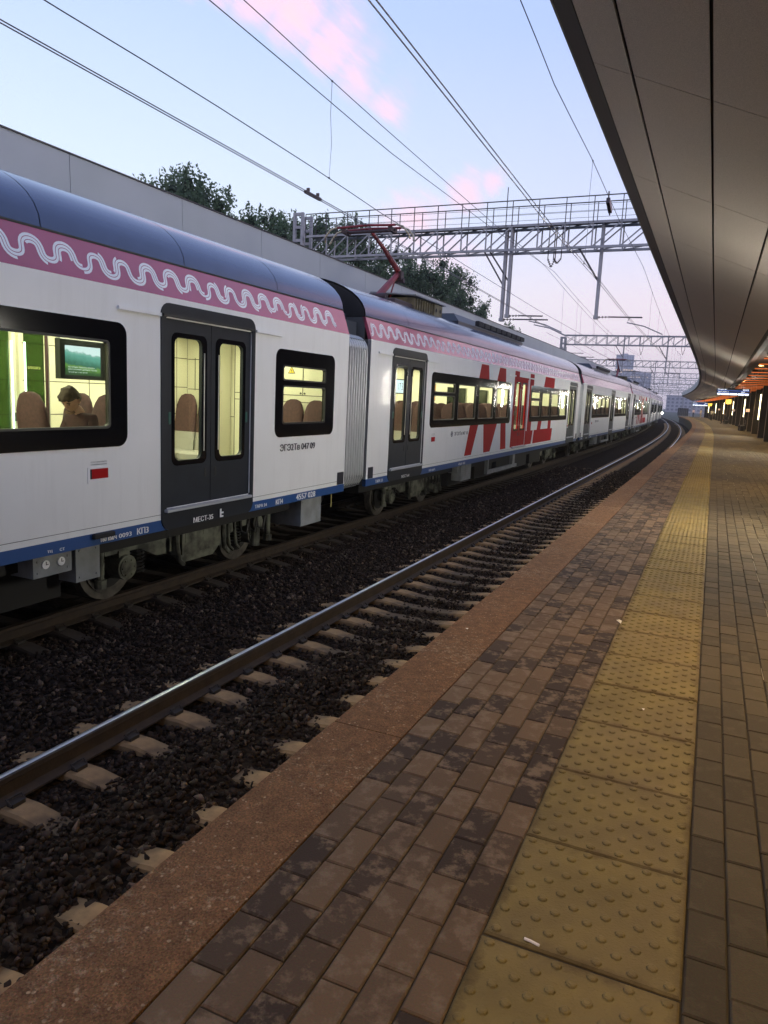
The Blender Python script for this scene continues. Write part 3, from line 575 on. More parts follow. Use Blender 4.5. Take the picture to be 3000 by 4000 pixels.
def wave_pattern(t, x0, x1, z0=2.612, z1=2.905):
    """three-line meander band, flat print a hair proud of the stripe"""
    mb = MB(); lam = .3825; zc = (z0+z1)/2; y = YS-.0022
    n_w = int((x1-x0)/lam)
    amp = .090
    for li, dz in enumerate((-.033, 0, .033)):
        for wv in range(n_w):
            kind = wv % 5; xa = x0+wv*lam
            # every wave is an S of two arcs; some lines stop short, as in the printed band
            t0, t1 = 0.0, 1.0
            if kind == 0 and li == 2: t0, t1 = .10, .42
            if kind == 2 and li == 0: t0, t1 = .36, .94
            if kind == 3 and li == 0: t0, t1 = .16, .80
            if kind == 4 and li == 2: t0, t1 = .58, 1.0
            K = 26; pts = []
            for i in range(K+1):
                u = t0+(t1-t0)*i/K; ph = 6.28318*u
                x = xa+lam*u+.025*math.sin(2*ph); z = zc-amp*math.cos(ph)
                dx = lam+.050*6.28318*math.cos(2*ph); dzz = amp*6.28318*math.sin(ph); l = math.hypot(dx, dzz) or 1
                pts.append((x-dzz/l*dz*1.0, z+dx/l*dz*1.0, -dzz/l, dx/l))
            hw = .0130; v = []
            for x, z, nx, nz in pts: v += [(x-nx*hw, y+(z-nz*hw-ZS0)*.3494, z-nz*hw), (x+nx*hw, y+(z+nz*hw-ZS0)*.3494, z+nz*hw)]
            mb.add(v, [(2*i, 2*i+2, 2*i+3, 2*i+1) for i in range(K)])
    return build('wave_pattern', mb, m_wtxt, t, fix=False)
def window(t, x0, x1, z0, z1, panes, bars=(), zb=None, bt=None):
    """black glazed band: ring frame > panes; panes (x0,x1,z0,z1)"""
    y = YS-.008
    ps = []
    for i, p in enumerate(panes):
        if i in bars: ps += [(p[0], p[1], p[2], zb), (p[0], p[1], bt, p[3])]
        else: ps.append(p)
    fr = build('window', plate([rrect(x0, x1, z0, z1, .13)]+[rrect(*p, .045, 3) for p in ps], y, .05), m_black, t)
    for p in ps:
        ring = plate([rrect(p[0]-.02, p[1]+.02, p[2]-.02, p[3]+.02, .05, 3), rrect(p[0]+.004, p[1]-.004, p[2]+.004, p[3]-.004, .04, 3)], y-.006, .03)
        build('gasket', ring, m_rubber, fr)
        build('pane', MB().box(p[0]-.004, p[1]+.004, y+.022, y+.028, p[2]-.004, p[3]+.004), m_glass, fr)
    return fr
def door(t, xc, leafm=m_door, surround=True, w=1.88, marks=None):
    """double sliding door: surround > leaves, panes, handles, step"""
    x0, x1 = xc-w/2, xc+w/2; y = YS-.010; h = .8
    if surround:
        fr = build('door', plate([rrect(x0, x1, ZB+.0, 2.50, .14), rrect(x0+.075, x1-.075, .12, 2.345, .04, 3)], y, .06), m_door, t)
        top = build('door_header', MB().box(x0+.03, x1-.03, y-.02, y+.01, 2.345, 2.375), m_rubber, fr)
    else:
        fr = build('door', plate([rrect(x0+.04, x1-.04, .08, 2.345, .03, 3), rrect(x0+.075, x1-.075, .12, 2.31, .03, 3)], y+.004, .05), leafm, t)
    for sgn in (-1, 1):
        a, b = (x0+.083, xc-.006) if sgn < 0 else (xc+.006, x1-.083)
        gx0, gx1 = (a+.17, b-.17) if sgn < 0 else (a+.17, b-.17)
        gz0, gz1 = .685, 2.13
        leaf = build('door_leaf', plate([[(a, .125), (b, .125), (b, 2.335), (a, 2.335)], rrect(gx0, gx1, gz0, gz1, .075, 4)], y+.022, .05), leafm, fr)
        build('door_glass_border', plate([rrect(gx0-.055, gx1+.09 if sgn < 0 else gx1+.055, gz0-.06, gz1+.055, .09, 4) if sgn < 0 else rrect(gx0-.09, gx1+.055, gz0-.06, gz1+.055, .09, 4), rrect(gx0, gx1, gz0, gz1, .075, 4)], y+.018, .012), m_black, fr)
        build('pane', MB().box(gx0-.003, gx1+.003, y+.040, y+.046, gz0-.003, gz1+.003), m_glass, fr)
        hx = xc+sgn*.105
        build('handle', plate([rrect(hx-.022, hx+.022, .445, .565, .02, 3)], y+.017, .008), m_rubber, fr)
        gxm = xc-sgn*0+sgn*.145
        build('edge_strip', MB().box(gxm-.006, gxm+.006, y+.008, y+.014, .78, 1.98), m_cream, fr)
        bx = x0+.165 if sgn < 0 else x1-.165
        build('door_button', plate([rrect(bx-.020, bx+.020, 1.12, 1.265, .018, 3)], y+.016, .010), mat('button_green', (.02, .11, .08), .4), fr)
    build('door_step', MB().box(x0+.05, x1-.09, y-.05, y+.012, .085, .118), m_step, fr)
    for s_, e_ in ((x0-.66, x0-.01), (x1+.01, x1+.66)):
        build('drip_rail', MB().box(s_, e_, YS-.028, YS+.001, 2.335, 2.372), m_wpaint, t)
    return fr
def seat(t, x, y, face=1, m=m_seat):
    """pair seat facing +x or -x; backrest with rounded head, cushion"""
    mb = MB(); d = -face
    prof = [(0, .30), (.03, .78), (.06, 1.12), (.075, 1.34), (.05, 1.42)]
    K = 9; v = []; levels = [(.30, .235), (.75, .24), (1.05, .238), (1.22, .222), (1.33, .188), (1.40, .135), (1.432, .05)]
    for zz, hw in levels:
        lean = d*(.02+.13*(zz-.3)); th = .055 if zz < 1.3 else .04
        for k in range(12):
            a = 6.28318*k/12; ca, sa = math.cos(a), math.sin(a)
            v.append((x+lean+th*np.sign(ca)*abs(ca)**.6, y+hw*np.sign(sa)*abs(sa)**.6, zz))
    f = [(i*12+k, i*12+(k+1) % 12, (i+1)*12+(k+1) % 12, (i+1)*12+k) for i in range(len(levels)-1) for k in range(12)]+[tuple(range(72, 84))]
    mb.add(v, f); mb.mi = [0 if i < 12 else 1 for i in range(len(f))]
    o = build('seat', mb, [m_seatg, m], t, smooth=True)
    cu = MB().cbox(min(x, x+face*.46), max(x, x+face*.46), y-.22, y+.22, .30, .43, .04); cu.box(x+face*.12, x+face*.34, y-.2, y+.2, .02, .30)
    build('cushion', cu, m_seatg, o); return o
def cabin(t, x0, x1, lamps=True, seats=(), dark_windows=()):
    """lit saloon inside the shell"""
    build('cabin_floor', MB().box(x0, x1, YS+.08, 1.60, -.05, .02), m_cfloor, t)
    iw = MB(); xs = x0
    for a, b in dark_windows: iw.box(xs, a, 1.60, 1.66, .02, 2.49); iw.box(a, b, 1.60, 1.66, .02, 1.05); iw.box(a, b, 1.60, 1.66, 1.98, 2.49); xs = b
    iw.box(xs, x1, 1.60, 1.66, .02, 2.49); build('inner_wall', iw, m_cream, t)
    for a, b in dark_windows: build('inner_window', MB().box(a-.01, b+.01, 1.67, 1.69, 1.0, 2.0), m_dglass, t)
    build('cabin_ceiling', MB().box(x0, x1, YS+.08, 1.60, 2.44, 2.50), m_cream, t)
    build('end_wall', MB().box(x0-.05, x0-.01, YS+.08, 1.6, .02, 2.44), m_cream, t); build('end_wall', MB().box(x1+.01, x1+.05, YS+.08, 1.6, .02, 2.44), m_cream, t)
    build('rear_shell', MB().box(-HL, HL, 1.70, 1.74, -.1, 2.6), m_wpaint, t)
    for yy in (-.55, .75): build('ceiling_lamp', MB().box(x0+.2, x1-.2, yy-.10, yy+.10, 2.412, 2.436), m_clight, t)
def text(t, name, body, x0, x1, z0, z1, m, y=YS-.003, bold=.0, mirror=False):
    return build(name, text_mb(body, x0, x1, z0, z1, y, bold=bold, mirror=mirror), m, t, fix=False)
def bogie(t, xc, wb=2.7):
    """outer-frame motor bogie: bogie > wheel, axle box, frame pieces"""
    yr = -.795; zc = -.65
    mb = MB()
    for sx in (-1, 1):
        prof = [(xc-wb/2-.30, -.47), (xc-wb/2+.28, -.47), (xc-.75, -.62), (xc+.75, -.62), (xc+wb/2-.28, -.47), (xc+wb/2+.30, -.47), (xc+wb/2+.30, -.34), (xc+wb/2-.35, -.30), (xc+.7, -.36), (xc-.7, -.36), (xc-wb/2+.35, -.30), (xc-wb/2-.30, -.34)]
    mb.prism(prof, -1.13, -.99); mb.prism(prof, .99, 1.13); mb.box(xc-.25, xc+.25, -1.0, 1.0, -.6, -.4)
    b = build('bogie', mb, m_bog, t)
    for sx in (-1, 1):
        ax = xc+sx*wb/2
        for sy in (-1, 1):
            w = MB(); yy = sy*.795
            w.cyl((ax, yy-.065, zc), (ax, yy+.065, zc), .45, 28); w.cyl((ax, yy+sy*.06, zc), (ax, yy+sy*.085, zc), .36, 24); build('wheel', w, m_wheel, b)
            r = MB(); r.cyl((ax, yy+sy*.07, zc), (ax, yy+sy*.095, zc), .30, 20); build('brake_disc', r, m_under, b)
        build('axle', MB().cyl((ax, -.9, zc), (ax, .9, zc), .085, 10), m_wheel, b)
        a = MB(); a.cyl((ax, -1.20, zc), (ax, -1.00, zc), .155, 16); a.cyl((ax, -1.215, zc), (ax, -1.195, zc), .125, 16)
        for k in range(6): a.cyl((ax+.1*math.cos(k*1.047), -1.23, zc+.1*math.sin(k*1.047)), (ax+.1*math.cos(k*1.047), -1.21, zc+.1*math.sin(k*1.047)), .014, 6)
        a.box(ax-.09, ax+.09, -1.15, -1.02, zc+.1, -.44); build('axle_box', a, m_bog, b)
        sp = MB()
        for q in range(7): sp.tube([(ax+.30*sx*-1+.09*math.cos(a_*.785), -1.06+.09*math.sin(a_*.785), -.80+q*.045+a_*.0056) for a_ in range(9)], .014, 5)
        build('coil_spring', sp, m_under, b)
        dm = MB(); dm.cyl((ax+sx*.42, -1.18, -.72), (ax+sx*.42, -1.18, -.30), .045, 10); dm.cyl((ax+sx*.42, -1.18, -.82), (ax+sx*.42, -1.18, -.72), .07, 10); build('damper', dm, m_bog, b)
    p = MB(); p.cbox(xc-.42, xc+.42, -1.27, -1.06, -.66, -.24, .03); p.box(xc-.36, xc-.06, -1.276, -1.268, -.5, -.36); p.box(xc+.02, xc+.2, -1.276, -1.268, -.44, -.36)
    p.prism([(xc-.46, -.66), (xc+.46, -.66), (xc+.30, -.78), (xc-.30, -.78)], -1.22, -1.10); build('air_spring_beam', p, m_bog, b)
    for dx, r_ in ((-.5, .035), (.5, .035), (.62, .022), (.78, .022)):
        build('pipe', MB().tube([(xc+dx, -1.24, -.14), (xc+dx, -1.25, -.5), (xc+dx+.04, -1.25, -.72), (xc+dx+.16, -1.22, -.80)], r_, 7), m_bog, b)
    hz = MB()
    for k_ in range(3): hz.tube([(xc+.8+.22*k_, -1.3, -.16), (xc+.86+.22*k_, -1.31, -.52), (xc+1.0+.22*k_, -1.31, -.58), (xc+1.12+.22*k_, -1.3, -.18)], .018, 6)
    build('hose', hz, m_rubber, b)
    bx = MB(); bx.cbox(xc+.92, xc+1.12, -1.28, -1.12, -.46, -.22, .015); bx.cyl((xc+1.32, -1.3, -.46), (xc+1.32, -1.1, -.46), .13, 14); bx.cyl((xc+1.32, -1.25, -.82), (xc+1.32, -1.25, -.46), .07, 10); build('brake_cylinder', bx, m_bog, b)
    return b
def under_box(t, name, x0, x1, z0, z1, y0=-1.66, y1=-1.0, m=None, slats=False):
    mb = MB().cbox(x0, x1, y0, y1, z0, z1, .012)
    for xx in (x0+.05, x1-.05):
        for zz in (z0+.05, z1-.05): mb.cyl((xx, y0-.008, zz), (xx, y0, zz), .012, 6)
    if slats:
        for k in range(6): mb.box(x0+.06, x1-.06, y0-.012, y0, z0+.06+k*.055, z0+.085+k*.055)
    return build(name, mb, m or m_boxg, t)
def underframe(t):
    build('underframe', MB().box(-HL+.3, HL-.3, -1.45, 1.62, -.32, -.135), m_under, t)
    mb = MB()
    for x in np.arange(-5.5, 5.6, 2.3): mb.cbox(x, x+1.8, -1.35, 1.5, -.72, -.32, .03)
    build('equipment_case', mb, m_under, t)
def end_faces(t):
    for x in (-HL, HL):
        mb = MB(); mb.box(min(x, x-math.copysign(.03, x)), max(x, x-math.copysign(.03, x)), YS+.004, 1.70, -.1, 2.56); mb.box(min(x, x-math.copysign(.03, x)), max(x, x-math.copysign(.03, x)), YS+.15, 1.58, 2.563, 2.955); build('end_panel', mb, mat('end_grey', (.07, .075, .08), .5), t)
def gangway(t, x0, x1):
    """folded bellows between two carriages"""
    g = build('gangway', MB().box(x0+.01, x1-.01, -1.63, 1.60, -.10, 2.54), m_ribd, t); n = 9
    for i in range(n):
        x = x0+(x1-x0)*(i+.5)/n; lp = [(x, y, z) for y, z in rrect(-1.69, 1.69, -.14, 2.60, .28, 6)]
        build('bellows_rib', MB().tube(lp, .030, 6, closed=True), m_rib, g, smooth=True)
    build('coupling_roof', MB().cbox(x0+.05, x1-.05, -1.25, 1.25, 2.62, 3.25, .25), mat('gap_shield', (.03, .035, .05), .25), g)
    build('gap_shield', MB().box(x0+.02, x1-.02, -1.45, 1.45, 2.60, 2.86), mat('gap_shield2', (.06, .07, .085), .4), g)
def common(t, holes, pattern=True):
    b = body_shell(MB(), holes); build('side_wall', b, m_wpaint, t)
    build('pink_stripe', MB().add([(x, y, z) for x in (-HL, HL) for y, z in ((YS, ZS0), (YS+.138, ZS1), (YS+.20, ZS1), (YS+.07, ZS0))], [(0, 1, 2, 3), (4, 5, 6, 7), (0, 1, 5, 4), (1, 2, 6, 5), (2, 3, 7, 6), (3, 0, 4, 7)]), m_pink, t)
    build('blue_skirt', MB().box(-HL, HL, YS-.001, YS+.07, ZB, 0), m_blue, t)
    build('skirt_seam', MB().box(-HL+.02, HL-.02, YS-.0015, YS+.001, .062, .067), m_line, t)
    roof_panels(t, -HL, HL, 11); end_faces(t); underframe(t)
    if pattern: wave_pattern(t, -HL+.05, HL-.05)
    build('end_plate', plate([rrect(HL-.27, HL-.03, .005, .22, .01, 2)], YS-.003, .004), m_ktxt, t)
    build('end_plate', plate([rrect(-HL+.08, -HL+.30, .005, .22, .01, 2)], YS-.003, .004), m_ktxt, t)
def red_latch(t, x):
    fr = build('emergency_latch', plate([rrect(x-.155, x+.155, .53, .70, .01, 2), rrect(x-.125, x+.125, .575, .680, .004, 1)], YS-.006, .012), m_wpaint, t)
    build('latch_cover', MB().box(x-.10, x+.125, YS-.004, YS-.0005, .575, .680), m_red, fr); build('latch_pull', MB().box(x-.125, x-.10, YS-.004, YS-.0005, .575, .680), m_under, fr)
    text(t, 'lettering', 'пульт аварийного', x-.11, x+.11, .742, .762, m_ktxt, y=YS-.002); text(t, 'lettering', 'открывания дверей', x-.11, x+.11, .715, .735, m_ktxt, y=YS-.002)
MID = [.05, 23.57, 47.07, 70.55, 94.05, 117.55]
# ------------------------------------------------------------------ first carriage (cut by the frame)
m0 = MID[0]; t1 = thing('train_carriage', 'nearest white carriage with wave patterned pink stripe, seated passenger visible in its window', 'train carriage', carriage_frame(m0), 'carriages of the commuter train')
dx = 7.615-m0; wx0, wx1 = 9.09-m0, 10.88-m0; ax0, ax1 = 1.9-m0, 6.14-m0
common(t1, [(ax0+.05, ax1-.05, .98, 2.12), (dx-.86, dx+.86, .13, 2.33), (wx0+.05, wx1-.05, .98, 2.08)])
window(t1, ax0, ax1, .90, 2.20, [(ax0+.25, ax1-.265, 1.115, 1.985)])
window(t1, wx0, wx1, .888, 2.169, [(wx0+.20, wx1-.32, 1.10, 1.925)], (0,), 1.632, 1.735)
door(t1, dx); red_latch(t1, 5.73-m0)
cabin(t1, -HL+.1, HL-.12)
for n_, b_, x0_, x1_, z0_, z1_ in (('lettering', '160 км/ч', 5.74, 5.965, -.108, -.058), ('lettering', '0093', 6.00, 6.19, -.108, -.058), ('lettering', 'КП3', 6.28, 6.46, -.112, -.038), ('lettering', 'ТЦ', 5.05, 5.11, -.108, -.078), ('lettering', 'СТ', 5.20, 5.26, -.108, -.078),
                                   ('lettering', 'ТАРА 54', 8.62, 8.92, -.10, -.05), ('lettering', 'КП4', 9.17, 9.36, -.11, -.035), ('lettering', '4557 028', 9.75, 10.35, -.11, -.02)):
    text(t1, n_, b_, x0_-m0, x1_-m0, z0_, z1_, m_wtxt, bold=.10)
text(t1, 'lettering', 'МЕСТ-35', 7.22-m0, 7.61-m0, -.105, -.038, m_wtxt, y=YS-.0425, bold=.10)
build('jacking_mark', plate([[(7.76-m0, -.107), (7.83-m0, -.107), (7.83-m0, -.085), (7.79-m0, -.085), (7.79-m0, -.06), (7.835-m0, -.06), (7.835-m0, -.038), (7.79-m0, -.038), (7.79-m0, .004), (7.76-m0, .004)]], YS-.0415, .004), m_wtxt, t1)
text(t1, 'lettering', 'ЭГЭ2Тв 047 09', 9.25-m0, 10.29-m0, .678, .782, m_ktxt, bold=.10)
build('side_lamp', MB().cbox(5.62-m0, 5.90-m0, YS-.05, YS, -.055, .0, .012), m_under, t1)
gb = under_box(t1, 'gauge_box', 4.95-m0, 5.42-m0, -.36, -.145, -1.66)
for gx in (5.09, 5.28):
    g_ = MB().cyl((gx-m0, -1.675, -.235), (gx-m0, -1.66, -.235), .045, 18); gg = build('pressure_gauge', g_, m_wtxt, gb); build('gauge_needle', MB().box(gx-m0-.003, gx-m0+.025, -1.679, -1.676, -.24, -.234).box(gx-m0-.003, gx-m0+.003, -1.680, -1.677, -.235, -.205), m_ktxt, gb)
under_box(t1, 'equipment_box', 5.53-m0, 5.86-m0, -.53, -.145, -1.60); under_box(t1, 'battery_box', 10.05-m0, 10.71-m0, -.58, -.145, -1.66)
bogie(t1, 8.05-m0); bogie(t1, -7.9)
build('pipe', MB().cyl((11.18-m0, -1.6, -.14), (11.18-m0, -1.6, -.40), .012, 6), mat('yellow_pipe', (.5, .42, .12), .6), t1)
# inside of the first carriage: glazed lobby with green edge lights, screen, seats
def lxy(s, o): v = ROOTM[t1.name].inverted() @ P(s, o, 0); return v.x, v.y
lx, ly = lxy(6.3, 7.55)
lob = build('lobby_screen', MB().box(lx-.075, lx+.0-.03, ly-.02, ly+.03, .02, 2.3).box(lx-.165, lx-.115, ly-.02, ly+.03, .02, 2.3), m_cream, t1)
build('lobby_glass', MB().box(lx+.02, lx+.30, ly, ly+.012, .02, 2.25).box(lx-.62, lx-.19, ly, ly+.012, .02, 2.25), glass_mat('green_glass', (.22, .31, .17)), lob)
for gx in (-.175, .005): build('edge_light', MB().box(lx+gx-.007, lx+gx+.007, ly-.035, ly-.02, .3, 2.0), m_gwhite, lob)
for gx in (-.14, -.05): build('finger_pull', plate([rrect(lx+gx-.016, lx+gx+.016, 1.07, 1.17, .008, 2)], ly-.028, .006), m_line, lob)
build('door_button', MB().cyl((lx-.05, ly-.04, 1.36), (lx-.05, ly-.02, 1.36), .028, 14), m_green, lob)
text(lob, 'lettering', 'НЕ ПРИСЛОНЯТЬСЯ', lx+.06, lx+.24, 1.69, 1.72, mat('cream_lettering', (.7, .6, .3), .6), y=ly-.004, mirror=True)
build('pole', MB().cyl((lx+.32, ly-.02, .02), (lx+.32, ly-.02, 2.35), .018, 8), m_seat, t1); build('pole', MB().cyl((lx+.36, ly+.0, .02), (lx+.36, ly+.0, 2.35), .014, 8), m_metal, t1)
sx_, sy_ = lxy(6.68, 7.0)
scr = build('screen', MB().cbox(sx_-.36, sx_+.38, sy_-.03, sy_+.05, 1.59, 2.06, .01), m_scrb, t1)
def screen_mat():
    m = bpy.data.materials.new('landscape_picture'); m.use_nodes = True; t = m.node_tree; b = t.nodes['Principled BSDF']; L = t.links.new; N = t.nodes.new
    tcn = N('ShaderNodeTexCoord'); sp = N('ShaderNodeSeparateXYZ'); L(tcn.outputs['Generated'], sp.inputs[0]); n = N('ShaderNodeTexNoise'); n.inputs['Scale'].default_value = 7; L(tcn.outputs['Generated'], n.inputs['Vector'])
    a = N('ShaderNodeMath'); a.operation = 'MULTIPLY_ADD'; L(n.outputs['Fac'], a.inputs[0]); a.inputs[1].default_value = .25; L(sp.outputs[2], a.inputs[2])
    a2 = N('ShaderNodeMath'); a2.operation = 'MULTIPLY_ADD'; L(sp.outputs[0], a2.inputs[0]); a2.inputs[1].default_value = .16; L(a.outputs[0], a2.inputs[2])
    r = N('ShaderNodeValToRGB'); L(a2.outputs[0], r.inputs[0]); e = r.color_ramp.elements; e[0].color = (.02, .05, .02, 1); e[1].color = (.75, .9, .95, 1); e[1].position = 1.0
    for p_, c_ in ((.3, (.03, .10, .03)), (.48, (.14, .30, .06)), (.56, (.03, .14, .10)), (.85, (.12, .38, .32)), (.96, (.25, .5, .45))):
        x = e.new(p_); x.color = (*c_, 1)
    b.inputs['Base Color'].default_value = (0, 0, 0, 1); L(r.outputs[0], b.inputs['Emission Color']); b.inputs['Emission Strength'].default_value = 1.1; return m
build('picture', MB().box(sx_-.29, sx_+.25, sy_-.034, sy_-.031, 1.64, 1.98), screen_mat(), scr)
ml = emis('caption_white', (.8, .9, .9), 1.0)
for q_, (t_s, w_) in enumerate((('На склонах Кавказа в Абхазии', .40), ('расположены древние города', .44), ('Так зовёт нас 1,5 тыс. человек', .29))):
    text(scr, 'caption', t_s, sx_-.25, sx_-.25+w_, 1.725-.03*q_, 1.745-.03*q_, ml, y=sy_-.0365)
for (s_, o_, fc) in ((6.34, 6.42, -1), (6.42, 6.95, -1)):
    x_, y_ = lxy(s_, o_); seat(t1, x_, y_, fc)
x_, y_ = lxy(6.12, 6.78); seat(t1, x_-.02, y_+.25, 1)
# behind the door and the small window: pale cupboard panels and two more seats
def lloc(s, o): return lxy(s, o)
for s_, o_, fc in ((10.75, 8.86, -1), (10.75, 8.36, -1), (10.85, 6.20, -1), (10.85, 6.66, -1)):
    x_, y_ = lxy(s_, o_); seat(t1, x_, y_, fc)
ex = HL-.112        # face of the end wall with its cupboard doors
pw = MB()
for yy, za, zb_ in ((-.92, 1.50, 2.43), (.52, .3, 2.43), (.95, 1.5, 2.3), (1.42, 1.5, 2.1), (-.05, .3, 2.43)): pw.box(ex-.004, ex+.001, yy-.006, yy+.006, za, zb_)
for zz, ya, yb in ((1.50, -1.6, .52), (1.38, -1.6, .52), (2.07, .95, 1.58), (1.52, .95, 1.58), (1.05, .52, 1.58)): pw.box(ex-.004, ex+.001, ya, yb, zz-.006, zz+.006)
for xx in (6.4, 7.6, 8.8, 10.0, 10.9): pw.box(xx, xx+.012, 1.596, 1.601, 1.05, 2.43)
for zz in (1.05, 1.54, 2.07): pw.box(6.0, HL-.12, 1.596, 1.601, zz, zz+.012)
build('panel_gaps', pw, m_line, t1)
for yy in (-.88, -.96): build('cupboard_lock', MB().cyl((ex-.012, yy, 1.535), (ex, yy, 1.535), .018, 8), m_line, t1)
def xplate(pts, x): return MB().add([(x, y, z) for y, z in pts]+[(x+.002, y, z) for y, z in pts], [tuple(range(len(pts))), tuple(range(len(pts), 2*len(pts)))[::-1]]+[(k, (k+1) % len(pts), (k+1) % len(pts)+len(pts), k+len(pts)) for k in range(len(pts))])
wsn = build('warning_sign', xplate([(-.76, 1.875), (-.61, 1.875), (-.685, 2.0)], ex-.004), m_ktxt, t1); build('sign_face', xplate([(-.742, 1.885), (-.628, 1.885), (-.685, 1.982)], ex-.007), mat('warning_yellow', (.75, .55, .05), .6), wsn)
build('sign_bolt', xplate([(-.672, 1.95), (-.70, 1.925), (-.688, 1.922), (-.70, 1.895), (-.672, 1.925), (-.684, 1.93)], ex-.010), m_ktxt, wsn)
build('vestibule_pillar', MB().box(ex-.35, ex-.01, .60, .80, .02, 2.43), m_cream, t1)
build('roof_unit', MB().cbox(-7.5, 5.46-m0, -.94, .94, 3.45, 3.66, .15), m_boxg, t1)
gangway(t1, HL, HL+.86)
